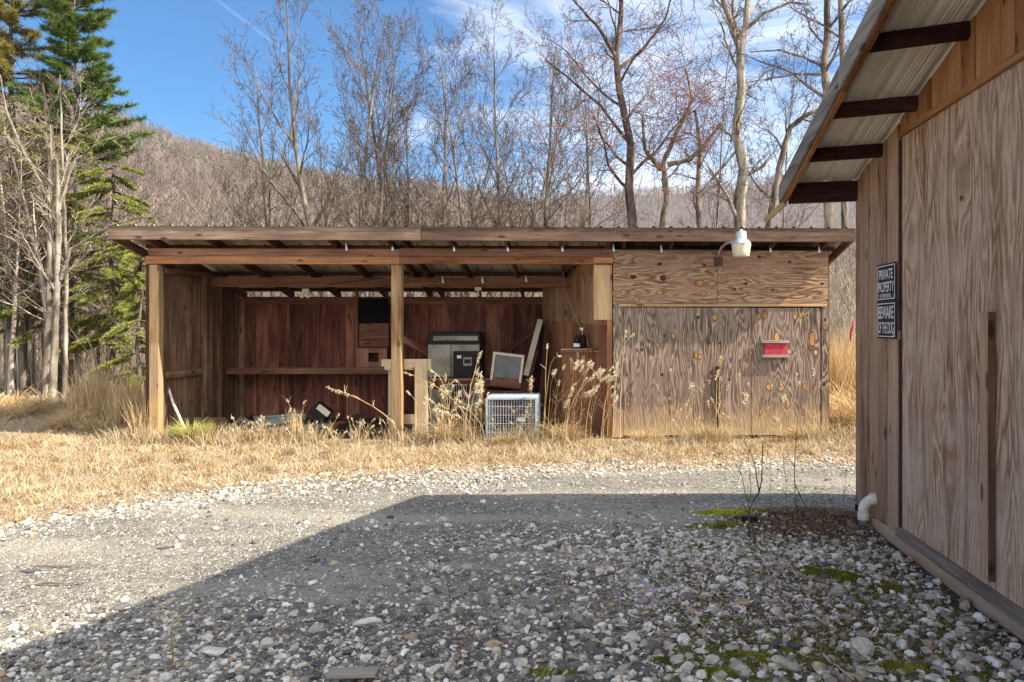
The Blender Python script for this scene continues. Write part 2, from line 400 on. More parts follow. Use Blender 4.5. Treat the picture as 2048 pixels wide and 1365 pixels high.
M['strawtall'] = leafy('tall_straw', [(.30, .18, .08), (.52, .36, .17), (.66, .50, .27), (.76, .65, .43)], .75, .2)
M['greengrass'] = leafy('green_tuft_blades', [(.26, .34, .06), (.42, .46, .10), (.58, .52, .2), (.30, .38, .07), (.62, .52, .24)], .7, .25)
M['seed'] = leafy('pale_seed_fluff', [(.62, .52, .32), (.78, .70, .50), (.86, .80, .64)], .9, .2)
M['litter'] = leafy('brown_leaf_litter', [(.05, .028, .018), (.14, .075, .05), (.24, .14, .09), (.38, .26, .17), (.10, .055, .04)], .85)
M['moss'] = leafy('moss_tips', [(.07, .08, .012), (.17, .17, .02), (.30, .28, .035)], .9)
M['mossyellow'] = leafy('yellow_moss_tips', [(.22, .24, .02), (.42, .42, .03), (.55, .50, .06)], .9)

def stone_mat(name, stops):
    t = NT(name, .8, .25); r = t.attr('rnd'); g = t.attr('gv', True)
    n = t.noise(g, 30, 5, .6); c = t.ramp(r, stops, 'CONSTANT')
    c = t.mix(t.rng(n, .35, .7, .55, 0), c, (.16, .14, .12), 'MIX'); t.color(c); t.bump(n, .4, .004); return t.m
M['stones'] = stone_mat('gravel_stones', [(0, (.055, .055, .06)), (.10, (.13, .12, .11)), (.20, (.27, .245, .21)), (.38, (.42, .38, .315)), (.58, (.62, .58, .50)), (.72, (.80, .77, .69)), (.91, (.44, .31, .19)), (.95, (.82, .80, .74))])
M['rock'] = stone_mat('pale_rock', [(0, (.48, .44, .37)), (.3, (.60, .55, .46)), (.6, (.70, .67, .59)), (.85, (.54, .41, .26)), (.93, (.52, .50, .44))])
M['slate'] = stone_mat('dark_slate', [(0, (.05, .055, .07)), (.5, (.085, .09, .105)), (.8, (.12, .11, .115))])

# ------------------------------------------------------------------ ground
def ground_material():
    t = NT('ground_soil_and_gravel', .92, .12)
    g = t.n('ShaderNodeNewGeometry').outputs['Position']
    vo = t.n('ShaderNodeTexVoronoi', {'Vector': g, 'Scale': 110.0, 'Randomness': 1.0})
    vo2 = t.n('ShaderNodeTexVoronoi', {'Vector': g, 'Scale': 30.0, 'Randomness': 1.0})
    cell = t.n('ShaderNodeSeparateColor', {0: vo.outputs['Color']}).outputs[0]
    cell2 = t.n('ShaderNodeSeparateColor', {0: vo2.outputs['Color']}).outputs[1]
    cc = t.ramp(cell, [(0, (.08, .075, .07)), (.22, (.19, .175, .155)), (.5, (.34, .31, .26)), (.78, (.48, .45, .38)), (1, (.66, .63, .55))])
    cc2 = t.ramp(cell2, [(0, (.12, .12, .12)), (.5, (.30, .285, .26)), (1, (.56, .54, .48))])
    c = t.mix(.4, cc, cc2)
    patch = t.noise(g, .9, 6, .6)
    c = t.mix(t.rng(patch, .40, .62, 0, .6), c, (.68, .66, .64), 'MULTIPLY')
    track = t.noise(t.map(g, (.35, 1.6, 1)), 1, 4, .5)
    c = t.mix(t.rng(track, .46, .60, 0, .6), c, (.54, .49, .40))
    edge = t.rng(vo.outputs['Distance'], .0, .5, 1.15, .7)
    c = t.mix(1.0, c, t.n('ShaderNodeCombineColor', {0: edge, 1: edge, 2: edge}).outputs[0], 'MULTIPLY')
    sn = t.noise(g, 34, 6, .7); sn2 = t.noise(g, 2.2, 5, .6)
    straw = t.ramp(sn, [(.3, (.13, .09, .055)), (.5, (.34, .26, .17)), (.68, (.58, .49, .35))])
    straw = t.mix(t.rng(sn2, .45, .65, 0, .6), straw, (.38, .235, .14))
    mg = t.attr('grass'); mgn = t.math('ADD', mg, t.math('MULTIPLY_ADD', t.noise(g, 3.2, 6, .7), 1.2, -.6))
    c = t.mix(t.rng(mgn, .35, .65, 0, 1), c, straw)
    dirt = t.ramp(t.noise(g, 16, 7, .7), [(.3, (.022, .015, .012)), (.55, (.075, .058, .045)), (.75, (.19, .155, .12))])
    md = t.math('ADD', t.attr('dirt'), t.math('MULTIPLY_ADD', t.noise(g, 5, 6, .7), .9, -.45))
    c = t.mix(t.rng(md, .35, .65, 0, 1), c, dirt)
    wh = t.math('ADD', t.attr('pale'), t.math('MULTIPLY_ADD', t.noise(g, 9, 7, .75, 1.), 1.7, -1.0))
    c = t.mix(t.rng(wh, .35, .5, 0, .85), c, (.50, .48, .54))
    wd = t.attr('woods'); wc = t.ramp(t.noise(g, 5, 8, .75), [(.3, (.10, .065, .04)), (.55, (.24, .165, .10)), (.72, (.42, .32, .2))])
    c = t.mix(wd, c, wc)
    mo = t.math('ADD', t.attr('mossy'), t.math('MULTIPLY_ADD', t.noise(g, 6, 6, .7), 1.5, -1.05))
    c = t.mix(t.rng(mo, .30, .42, 0, .9), c, t.ramp(t.noise(g, 60, 3, .6), [(.35, (.05, .065, .012)), (.65, (.20, .20, .03))]))
    t.color(c)
    h = t.math('ADD', t.math('MULTIPLY', vo.outputs['Distance'], -1.), t.math('MULTIPLY', vo2.outputs['Distance'], -1.))
    h = t.math('ADD', h, t.math('MULTIPLY', sn, .6))
    t.bump(h, 1.0, .012)
    return t.m

def grid_mesh(name, xs, ys, zf, mat, attrs, smooth=True):
    xx, yy = np.meshgrid(xs, ys, indexing='xy'); zz = zf(xx, yy)
    V = np.stack([xx, yy, zz], -1).reshape(-1, 3); nx, ny = len(xs), len(ys)
    i = np.arange((nx-1)*(ny-1)); r = i//(nx-1); c = i % (nx-1); b = r*nx+c
    mb = MB(); mb.add(V, np.stack([b, b+1, b+nx+1, b+nx], 1), None, None, .5)
    o = mb.build(name, mat, smooth=smooth, origin=(0, 0, 0))
    for k, f in attrs.items():
        a = o.data.attributes.new(k, 'FLOAT', 'POINT'); a.data.foreach_set('value', np.clip(f(xx, yy), 0, 1).astype(np.float32).ravel())
    return o

def m_grass(x, y):
    return sstep(-.25, .45, y-grass_line(x)+.5*fbm(x, y, 1.1, 9))
def m_dirt(x, y):
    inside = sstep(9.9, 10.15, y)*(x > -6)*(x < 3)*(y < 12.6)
    nearwall = sstep(1.25, .2, np.abs(x-1.75))*sstep(6.25, 5.8, y)*.75
    fg = np.maximum(np.exp(-((x-1.0)**2/.9+(y-4.0)**2/1.6))*.8, .42*sstep(-2.6, -1.2, x)*sstep(5.4, 4.4, y))
    mul = np.exp(-((x-1.5)**2/.35+(y-5.75)**2/.12))*1.3
    return inside+np.maximum(np.maximum(nearwall, fg), mul)
def m_pale(x, y):
    return np.exp(-((x-.55)**2/.28+(y-4.3)**2/.35))*1.15+.5*np.exp(-((x-.9)**2/.2+(y-3.6)**2/.2))
def m_mossy(x, y):
    return .8*sstep(-.4, .5, x)*sstep(5.7, 5.2, y)*sstep(2.03, 1.8, x)+.5*np.exp(-((x-1.0)**2/.3+(y-5.95)**2/.08))
def m_woods(x, y):
    return sstep(12.8, 14.0, y)+sstep(-9.5, -12, x)*sstep(10, 12, y)
gx = np.concatenate([-np.geomspace(9, 3000, 26)[::-1][:-1], np.arange(-9, 4, .1), np.geomspace(4, 3000, 28)])
gy = np.concatenate([-np.geomspace(1, 3000, 14)[::-1], np.arange(0, 2.5, .5), np.arange(2.5, 12.5, .1), np.geomspace(12.5, 4000, 34)])
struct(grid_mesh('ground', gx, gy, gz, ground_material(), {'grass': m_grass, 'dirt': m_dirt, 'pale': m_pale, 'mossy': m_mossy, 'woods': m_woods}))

# ------------------------------------------------------------------ hills and the forest on them
HS = 2.0
def ridge1(x):
    xs = np.array([-900, -420, -242, -196, -146, -118, -62, -42, -20, 20, 100, 400, 900])*1.0
    zs = np.array([140, 112, 84, 75, 60, 53, 48, 43, 33, 27, 28, 50, 60])
    return np.interp(x/HS, xs, zs)*HS
def hill1(x, y):
    s = y/600.; xr = x/np.maximum(s, .35)
    up = sstep(.12, 1.0, s)**1.15; dn = 1-sstep(1.0, 2.0, s)*.6
    z = ridge1(xr)*np.where(s < 1, up, dn)-3.5
    return z+6*fbm(x, y, .012, 4)*sstep(.15, .5, s)
def ridge2(x):
    xs = np.array([-900, -300, -134, -90, -45, 18, 150, 210, 300, 500]); zs = np.array([120, 110, 112, 106, 109, 116, 125, 131, 140, 150])
    return np.interp(x/2, xs, zs)*2
def hill2(x, y):
    s = y/1300.; xr = x/np.maximum(s, .35)
    return ridge2(xr)*np.where(s < 1, sstep(.5, 1., s), 1-sstep(1, 1.6, s)*.7)-6+10*fbm(x, y, .006, 8)
def hill_mat(name, a, b, c):
    t = NT(name, 1., .0); g = t.n('ShaderNodeNewGeometry').outputs['Position']
    n = t.noise(t.map(g, (.25, .25, .08)), 1, 8, .75); n2 = t.noise(g, .012, 4, .6)
    col = t.ramp(n, [(.35, a), (.5, b), (.66, c)]); col = t.mix(t.rng(n2, .4, .6, 0, .4), col, a); t.color(col); t.bump(n, 1., 3.); return t.m
hm = hill_mat('forest_floor_hill', (.10, .066, .055), (.19, .135, .11), (.30, .225, .185))
hm2 = hill_mat('far_wooded_hill', (.075, .06, .055), (.13, .105, .093), (.20, .165, .145))
struct(grid_mesh('hill', np.linspace(-900, 900, 150), np.linspace(60, 1300, 120), hill1, hm, {}))
struct(grid_mesh('far_hill', np.linspace(-1900, 1900, 120), np.linspace(640, 2200, 60), hill2, hm2, {}))

def hill_forest():
    N = 15000
    Y = 120+np.random.rand(N)**.75*520; px = np.random.uniform(-40, 1760, N); x = (px-VX)/F*Y
    z = hill1(x, Y); h = np.random.uniform(9, 17, N)
    keep = np.ones(N, bool)
    mb = MB(); B = np.stack([x, Y, z], 1)[keep]; h = h[keep]; n = len(h)
    lean = np.random.randn(n, 3)*.05; lean[:, 2] = 1
    T = B+lean*h[:, None]*.95
    mb.segs(B, T, h*.012, h*.003, 3, np.random.rand(n))
    # limbs: each a slender tapered prism
    K = 15
    f = np.random.uniform(.3, .95, (n, K)); a = np.random.uniform(0, 2*np.pi, (n, K)); el = np.random.uniform(.5, 1.25, (n, K)); L = h[:, None]*(1.05-f)*np.random.uniform(.4, .75, (n, K))
    p0 = B[:, None, :]+(T-B)[:, None, :]*f[..., None]
    d = np.stack([np.cos(a)*np.cos(el), np.sin(a)*np.cos(el), np.sin(el)], -1)
    p1 = p0+d*L[..., None]
    r = np.repeat(np.random.rand(n), K)
    mb.segs(p0.reshape(-1, 3), p1.reshape(-1, 3), np.repeat(h*.0062, K), np.repeat(h*.0016, K), 3, np.clip(r+np.random.randn(n*K)*.1, 0, 1))
    t = leafy('distant_bare_wood', [(.085, .058, .046), (.15, .108, .085), (.245, .185, .145), (.38, .31, .25)], .95)
    o = mb.build('forest', t, origin=(0, 300, 0)); tag(o, 'bare winter forest covering the hillside', 'forest', kind='stuff')
    # the wood on the far ridge
    N = 9000; Y = 750+np.random.rand(N)*560; px = np.random.uniform(930, 1760, N); x = (px-VX)/F*Y; h = np.random.uniform(10, 18, N)
    B = np.stack([x, Y, hill2(x, Y)], 1); K = 6; mb = MB(); mb.segs(B, B+np.array([0, 0, 1])*h[:, None], h*.02, h*.006, 3)
    f = np.random.uniform(.35, .9, (N, K)); a = np.random.uniform(0, 2*np.pi, (N, K)); el = np.random.uniform(.5, 1.2, (N, K)); L = h[:, None]*(1.05-f)*.6
    p0 = B[:, None, :]+np.array([0, 0, 1])*(h[:, None]*f)[..., None]; p1 = p0+np.stack([np.cos(a)*np.cos(el), np.sin(a)*np.cos(el), np.sin(el)], -1)*L[..., None]
    mb.segs(p0.reshape(-1, 3), p1.reshape(-1, 3), np.repeat(h*.011, K), np.repeat(h*.004, K), 3, np.repeat(np.random.rand(N), K))
    o = mb.build('far_forest', t, origin=(0, 1000, 0)); tag(o, 'bare forest on the low far ridge at the right', 'forest', kind='stuff')
    # scattered evergreens along the left ridge
    mb = MB(); N = 240; Y = np.random.uniform(400, 640, N); px = np.random.uniform(200, 760, N); x = (px-VX)/F*Y; z = hill1(x, Y)
    for i in range(N):
        hh = random.uniform(7, 13); k = 6
        for lv in range(6):
            zz = z[i]+hh*(.2+.13*lv); rr = hh*.2*(1-lv/6.5)
            aa = np.arange(k)*2*np.pi/k+random.random(); rj = rr*np.random.uniform(.6, 1.2, k)
            v = [(x[i]+rj[j]*math.cos(aa[j]), Y[i]+rj[j]*math.sin(aa[j]), zz+random.uniform(-.4, .4)) for j in range(k)]+[(x[i], Y[i], zz+hh*.24)]
            mb.add(v, None, [(j, (j+1) % k, k) for j in range(k)])
    o = mb.build('evergreens', leafy('ridge_evergreens', [(.02, .035, .03), (.04, .07, .05), (.07, .10, .06)], .9), origin=(-200, 500, 60)); tag(o, 'scattered dark evergreens along the far ridge', 'evergreens', kind='stuff')
hill_forest()

# ------------------------------------------------------------------ open shed
_before = set(bpy.data.objects)
SH = (-1.5, 10.0, 0.0)
shed = thing('open_shed', 'long brown open-fronted wooden shed with a metal lean-to roof', 'shed', SH)
Y0 = 10.0; YB = 12.38; OV = .30; YF = Y0-OV
XL = -6.05; XR = 2.98
SL = .227
def rb(y): return 2.537-(y-Y0)*SL          # underside of the rafters
# rafters
for i, x in enumerate([-5.93, -5.15, -4.38, -3.6, -2.86, -2.66, -2.05, -1.33, -.62, .02, .22, .85, 1.55, 2.2, 2.9]):
    mb = MB(); y0, y1 = YF+.012, YB+.22; w = .019
    b = [(x-w, y0, rb(y0)), (x+w, y0, rb(y0)), (x+w, y1, rb(y1)), (x-w, y1, rb(y1))]
    mb.hexa(b, [(p[0], p[1], p[2]+.125) for p in b]); mb.build('rafter', M['rafter'], shed, bevel=.003)
# purlins
for y in (9.86, 10.42, 11.0, 11.62, 12.16, 12.52):
    mb = MB(); z = rb(y)+.127
    b = [(-6.3, y-.045, z+.01), (3.2, y-.045, z+.01), (3.2, y+.045, z-.01), (-6.3, y+.045, z-.01)]
    mb.hexa(b, [(p[0], p[1], p[2]+.036) for p in b]); mb.build('purlin', M['rafter'], shed)
# ribbed metal roof
def ribbed(xs0, xs1, y0, y1, zf, pitch, rib, top, nsub=1, thick=.0012, minor=0):
    pr = []; x = xs0
    while x < xs1:
        pr += [(x, 0), (x+pitch*.5-top, 0), (x+pitch*.5-top*.45, rib), (x+pitch*.5+top*.45, rib), (x+pitch*.5+top, 0)]
        if minor:
            for f in (.1, .3, .78):
                pass
        x += pitch
    pr.append((min(x, xs1+.1), 0))
    if minor:
        extra = []; x = xs0
        while x < xs1:
            for f in (.02, .16, .82, .96):
                c = x+pitch*f; extra += [(c-.012, 0), (c-.006, minor), (c+.006, minor), (c+.012, 0)]
            x += pitch
        pr = sorted(pr+extra, key=lambda p: p[0])
    mb = MB(); ys = np.linspace(y0, y1, 5); n = len(pr)
    for off in (0, thick):
        V = np.array([(px_, y, zf(y)+h+off) for y in ys for px_, h in pr])
        q = []
        for j in range(len(ys)-1):
            for i in range(n-1):
                a = j*n+i; q.append((a, a+1, a+n+1, a+n) if off else (a+n, a+n+1, a+1, a))
        mb.add(V, q, None, np.stack([V[:, 1], V[:, 0], V[:, 2]], 1))
    return mb
ribbed(-6.38, 3.24, YF-.04, YB+.28, lambda y: rb(y)+.166, .2286, .022, .028).build('roof', M['roofmetal'], shed)
# fascia, in two lengths with a butt joint
ztf = Z(455, YF); zbf = Z(482, YF)
mb = MB(); mb.bb(-6.37, -2.41, YF-.026, YF+.012, zbf, ztf); mb.bb(-2.405, 3.23, YF-.028, YF+.012, zbf-.004, ztf-.003)
mb.build('fascia', M['fascia'], shed, bevel=.004)
for xx, nm in ((-6.37, 'rake'), (3.195, 'rake')):
    mb = MB(); y0, y1 = YF+.014, YB+.24
    b = [(xx, y0, rb(y0)+.01), (xx+.036, y0, rb(y0)+.01), (xx+.036, y1, rb(y1)+.01), (xx, y1, rb(y1)+.01)]
    mb.hexa(b, [(p[0], p[1], p[2]+.115) for p in b]); mb.build('rake_board', M['fascia'], shed)
# front header: two boards one above the other
mb = MB(); mb.bb(-6.04, -2.76, Y0-.02, Y0+.018, Z(514, Y0), Z(499, Y0)); mb.bb(-2.757, .075, Y0-.022, Y0+.018, Z(514, Y0), Z(498, Y0))
mb.build('upper_header', M['redbeam'], shed, bevel=.004)
mb = MB(); mb.bb(-6.07, -2.75, Y0-.042, Y0-.002+.02, Z(530, Y0), Z(514.6, Y0)); mb.bb(-2.747, -.18, Y0-.04, Y0+.018, Z(529, Y0), Z(514.6, Y0)); mb.bb(-.18, .075, Y0-.0415, Y0+.018, Z(527, Y0), Z(514.6, Y0))
mb.build('lower_header', M['header'], shed, bevel=.004)
# posts
def post(x0, x1, y0, y1, z1, m='post'):
    mb = MB(); mb.bb(x0, x1, y0, y1, -.08, z1); mb.build('post', M[m], shed, bevel=.006)
post(-6.03, -5.905, Y0-.018, Y0+.10, Z(531, Y0))
post(-2.868, -2.735, Y0-.016, Y0+.12, Z(531, Y0))
mb = MB(); mb.bb(-6.085, -6.035, Y0+.0, Y0+.13, -.05, 2.35); mb.build('corner_board', M['rafter'], shed)
# mid and rear beams
mb = MB(); mb.bb(-5.93, X(1142, 11.3), 11.28, 11.32, Z(575, 11.3), Z(556, 11.3)); mb.build('middle_beam', M['redbeam'], shed, bevel=.004)
mb = MB(); mb.bb(-5.9, -1.0, YB-.06, YB-.02, Z(609, YB-.05), Z(597, YB-.05)); mb.build('rear_beam', M['redbeam'], shed)
# metal ties
for (px, py, y) in [(690, 487, 9.955), (781, 487, 9.955), (903, 488, 9.955), (1010, 488, 9.955), (1119, 488, 9.955), (1222, 488, 9.955), (1318, 489, 9.955), (1539, 489, 9.955), (1638, 489, 9.955)]:
    mb = MB(); x = X(px, y); z = Z(py, y)
    mb.hexa([(x-.006, y-.004, z-.10), (x+.024, y-.004, z-.10), (x+.024, y-.001, z-.10), (x-.006, y-.001, z-.10)], [(x-.008, y-.004, z), (x+.004, y-.004, z), (x+.004, y-.001, z), (x-.008, y-.001, z)])
    mb.build('metal_tie', M['galv'], shed)
for (px, py, y) in [(886, 559, 11.27), (965, 559, 11.27), (1052, 557, 11.27)]:
    mb = MB(); x = X(px, y); z = Z(py-6, y)
    mb.hexa([(x-.006, y-.004, z-.10), (x+.024, y-.004, z-.10), (x+.024, y-.001, z-.10), (x-.006, y-.001, z-.10)], [(x-.008, y-.004, z), (x+.004, y-.004, z), (x+.004, y-.001, z), (x-.008, y-.001, z)])
    mb.build('metal_tie', M['galv'], shed)

def planks(mb, a, b, z0, z1f, width, thick=.022, jit=.006, gap=.004, var=.15, zj=0.):
    "vertical boards along the plan line a-b"
    a = Vector((a[0], a[1], 0)); b = Vector((b[0], b[1], 0)); d = b-a; L = d.length; d.normalize(); n = Vector((d.y, -d.x, 0)); s = 0
    while s < L-.02:
        w = min(width*random.uniform(1-var, 1+var), L-s); 
        if L-(s+w) < .05: w = L-s
        o = random.uniform(0, jit); p0 = a+d*(s+gap/2)+n*o; p1 = a+d*(s+w-gap/2)+n*o
        q0 = p0-n*thick; q1 = p1-n*thick; zz = z0+random.uniform(-zj, zj)
        bt = [p0, p1, q1, q0]
        mb.hexa([(p.x, p.y, zz) for p in bt], [(p.x, p.y, z1f(p.x, p.y)) for p in bt]); s += w
# left wall, seen from inside
mb = MB(); planks(mb, (-5.93, Y0+.1), (-5.93, YB), .0, lambda x, y: rb(y)-.0, .15, gap=.006, jit=.012)
# (normal points to +x)
mb.build('left_wall', M['brownwall'], shed)
mb = MB(); mb.bb(-5.915, -5.83, 11.08, 11.16, 0, rb(11.1)-.05); mb.build('stud', M['brownwall'], shed, bevel=.004)
mb = MB(); mb.bb(-5.915, -5.83, 12.28, 12.36, 0, rb(12.3)-.05); mb.build('stud', M['brownwall'], shed, bevel=.004)
mb = MB(); mb.bb(-5.915, -5.875, 10.15, 11.07, Z(753, 10.1)-.03, Z(743, 10.1)-.01); mb.build('girt', M['brownwall'], shed, bevel=.003)
mb = MB(); mb.bb(-5.915, -5.875, 10.12, 12.2, rb(11.2)-.06, rb(11.2)+.03); mb.build('top_rail', M['brownwall'], shed, bevel=.003)
# back wall
mb = MB(); planks(mb, (-5.885, YB), (-.98, YB), .0, lambda x, y: 1.99, .215, gap=.0012, jit=.012, var=.22)
mb.build('back_wall', M['maroon'], shed)
mb = MB(); mb.bar((X(800, 12.33), 12.335, Z(672, 12.33)), (X(862, 12.33), 12.335, Z(706, 12.33)), .1, .035, (0, -1, 0)); mb.build('brace', M['maroon'], shed)
mb = MB(); mb.bar((X(1008, 12.33), 12.335, Z(706, 12.33)), (X(1084, 12.33), 12.335, Z(655, 12.33)), .1, .035, (0, -1, 0)); mb.build('brace', M['maroon'], shed)
mb = MB(); x = X(720, 12.3); mb.bb(x-.02, x+.02, 12.28, 12.34, Z(728, 12.3), Z(575, 12.3)); mb.build('stud', M['redbeam'], shed)
mb = MB(); mb.bb(X(724, 12.3), X(782, 12.3), 12.30, 12.335, Z(646, 12.3), Z(598, 12.3)); mb.build('window_shutter', M['soot'], shed)
mb = MB(); mb.bb(X(724, 12.3), X(782, 12.3), 12.31, 12.34, Z(697, 12.3), Z(648, 12.3)); mb.build('wall_panel', M['redbeam'], shed)
# long shelf with its front rail
mb = MB(); mb.bb(X(462, 11.85), X(800, 11.85), 11.83, 11.87, Z(748, 11.85), Z(735, 11.85)); sr = mb.build('shelf_rail', M['redbeam'], shed, bevel=.004)
mb = MB(); mb.bb(-5.8, X(800, 11.85), 11.875, 12.33, Z(738, 11.85)-.02, Z(738, 11.85)); mb.build('shelf', M['maroon'], shed)
# slanting partition wall on the right
A = (.058, 10.06); B = (-1.0, 12.36)
def pl(t): return (A[0]+(B[0]-A[0])*t, A[1]+(B[1]-A[1])*t)
mb = MB(); planks(mb, B, A, .0, lambda x, y: 1.49+.13-.11*(12.36-y)/2.3+.0, .30, gap=.003, jit=.004)
mb.build('partition_wall', M['header'], shed)
mb = MB(); off = .012
def lower_top(y): return 1.615-.11*(12.36-y)/2.3+.004
planks(mb, (B[0], B[1]), (A[0], A[1]), 1.5, lambda x, y: rb(y)+.1, .5, gap=.004, jit=.003)
for v in mb.V: v[:, 2] = np.where(v[:, 2] < 1.6, [lower_top(y) for y in v[:, 1]], v[:, 2])
mb.build('upper_partition', M['sidewall'], shed)
mb = MB(); mb.bb(-.18, .066, Y0+.02, Y0+.036, Z(640, Y0), Z(529, Y0)); mb.build('corner_panel', M['post'], shed)
mb = MB(); mb.bb(.0, .066, Y0+.02, Y0+.09, -.05, Z(641, Y0)); mb.build('post', M['header'], shed)
mb = MB(); q0 = pl(.62); q1 = pl(.56); mb.bb(q0[0]-.05, q0[0]+.05, q0[1]-.1, q0[1]-.02, 1.58, rb(q0[1])-.02); mb.build('stud', M['redbeam'], shed)
# ---- closed bay: plywood with plugs and knots; grain bends round each knot
def ply_panel(name, x0, x1, z0, z1, y, th, axis, knots, mat, bend=.07, edge=0.):
    "axis 0: grain horizontal, 2: grain vertical; knots (x, z, rx, rz, kind)"
    sp = .014; nx = max(2, int((x1-x0)/sp)); nz_ = max(2, int((z1-z0)/sp))
    xs = np.linspace(x0, x1, nx+1); zs = np.linspace(z0, z1, nz_+1); xx, zz = np.meshgrid(xs, zs)
    al, ac = (zz.copy(), xx.copy()) if axis == 2 else (xx.copy(), zz.copy())
    for (kx, kz, rx, rz, kd) in knots:
        ka, kc = (kz, kx) if axis == 2 else (kx, kz); s = max(rx, rz)*1.0
        da = (zz if axis == 2 else xx)-ka; dc = (xx if axis == 2 else zz)-kc
        r2 = (da/(s*3.8))**2+(dc/(s*1.5))**2
        ac = ac-np.sign(dc)*np.minimum(np.abs(dc), s*.9)*np.exp(-r2)*.95
    o = random.uniform(0, 40); G = np.stack([al+o, ac+o*.7, np.zeros_like(al)], -1).reshape(-1, 3)
    V = np.stack([xx, np.full_like(xx, y), zz], -1).reshape(-1, 3); w = nx+1
    i = np.arange(nx*nz_); b = (i//nx)*w+i % nx
    mb = MB(); mb.add(V, np.stack([b, b+1, b+w+1, b+w], 1), None, G, .5)
    mb.bb(x0, x1, y+.0005, y+th, z0, z1)
    for (kx, kz, rx, rz, kd) in knots:
        for (f, yy, mi) in ((1.0, y-.0022, 1 if kd == 0 else 2), (1.22, y-.0011, 2)):
            n = 20; a = np.arange(n)*2*np.pi/n
            jr = (1+.09*np.sin(a*3+kx*40))*(1 if kd == 0 else (1+.12*np.sin(a*5+kz*30)))
            pw = np.abs(np.cos(a))**1.15*np.sign(np.cos(a))
            vx = kx+rx*f*jr*pw; vz = kz+rz*f*jr*np.sin(a)
            v = np.concatenate([np.stack([vx, np.full(n, yy), vz], 1), [[kx, yy, kz]]])
            g2 = np.stack([v[:, 2], v[:, 0], v[:, 1]], 1)+o
            if kd == 1 and f > 1.1: continue
            mb.add(v, None, [(j, (j+1) % n, n) for j in range(n)], g2, None, mi)
    return mb.build(name, [mat, M['patch'], M['knotring']], shed)
def K(px, py, rx=6, rz=9, kind=0): return (X(px, Y0), Z(py, Y0), rx/165., rz/165., kind)
yp = Y0-.02
ply_panel('plywood_panel', X(1222, Y0), X(1431.6, Y0), Z(608, Y0), Z(499.5, Y0), yp, .015, 0,
    [K(1315, 528, 6, 3.6, 1), K(1262, 554, 8, 5, 1), K(1322, 556, 7, 7, 1), K(1396, 566, 9, 6), K(1420, 567, 9, 5), K(1315, 585, 6, 5), K(1404, 587, 6, 5), K(1269, 599, 6, 4), K(1405, 530, 4, 3, 1)], M['plyhead'])
ply_panel('plywood_panel', X(1432.4, Y0), X(1656, Y0), Z(608.5, Y0), Z(501, Y0), yp, .015, 0,
    [K(1516, 513, 5, 3, 1), K(1578, 523, 4, 3, 1), K(1467, 578, 4, 3, 1), K(1489, 568, 4, 3, 1), K(1644, 567, 4, 3, 1), K(1543, 580, 3, 3, 1)], M['plyhead'])
mb = MB(); mb.bb(X(1234, Y0), X(1654, Y0), Y0-.034, Y0-.002, Z(613.5, Y0), Z(608.6, Y0)); mb.build('drip_batten', M['post'], shed, bevel=.003)
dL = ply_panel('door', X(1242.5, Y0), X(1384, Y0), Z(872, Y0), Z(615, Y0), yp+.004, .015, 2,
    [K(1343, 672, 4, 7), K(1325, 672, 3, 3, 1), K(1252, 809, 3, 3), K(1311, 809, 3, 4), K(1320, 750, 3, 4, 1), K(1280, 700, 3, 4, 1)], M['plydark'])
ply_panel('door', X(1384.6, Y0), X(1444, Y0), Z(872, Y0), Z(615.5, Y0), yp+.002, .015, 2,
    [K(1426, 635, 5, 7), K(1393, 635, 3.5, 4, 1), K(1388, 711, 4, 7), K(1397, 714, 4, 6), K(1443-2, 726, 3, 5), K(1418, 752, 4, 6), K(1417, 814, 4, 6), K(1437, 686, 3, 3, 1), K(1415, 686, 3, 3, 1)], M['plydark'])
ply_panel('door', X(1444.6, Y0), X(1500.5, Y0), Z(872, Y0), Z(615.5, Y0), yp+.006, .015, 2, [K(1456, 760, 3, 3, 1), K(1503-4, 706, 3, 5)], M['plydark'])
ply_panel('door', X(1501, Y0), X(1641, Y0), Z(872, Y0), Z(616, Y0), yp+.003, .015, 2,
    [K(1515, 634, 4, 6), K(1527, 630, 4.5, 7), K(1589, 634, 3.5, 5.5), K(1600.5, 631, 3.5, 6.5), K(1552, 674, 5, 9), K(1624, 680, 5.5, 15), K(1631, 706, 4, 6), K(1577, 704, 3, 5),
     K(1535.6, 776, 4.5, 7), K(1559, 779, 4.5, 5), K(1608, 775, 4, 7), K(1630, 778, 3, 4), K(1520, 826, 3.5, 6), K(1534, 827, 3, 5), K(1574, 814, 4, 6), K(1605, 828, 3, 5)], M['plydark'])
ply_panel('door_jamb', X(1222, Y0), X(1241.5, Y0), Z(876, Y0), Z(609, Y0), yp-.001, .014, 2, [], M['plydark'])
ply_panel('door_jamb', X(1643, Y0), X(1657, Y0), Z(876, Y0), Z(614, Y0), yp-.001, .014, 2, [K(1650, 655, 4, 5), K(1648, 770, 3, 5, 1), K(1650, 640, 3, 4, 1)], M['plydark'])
mb = MB(); mb.bb(X(1428, Y0), X(1436, Y0), Y0-.05, Y0-.022, .02, Z(733, Y0)); mb.build('door_bar', M['rdark'], shed, bevel=.004)
# side and rear walls of the closed bay
mb = MB(); planks(mb, (XR, YB), (XR, Y0), 0, lambda x, y: rb(y), .25); planks(mb, (-.98, YB), (XR, YB), 0, lambda x, y: 1.99, .25); mb.build('side_wall', M['brownwall'], shed)
mb = MB(); mb.bb(.1, 2.95, Y0+.01, Y0+.05, rb(Y0)-.09, rb(Y0)-.005); mb.build('top_plate', M['rafter'], shed)
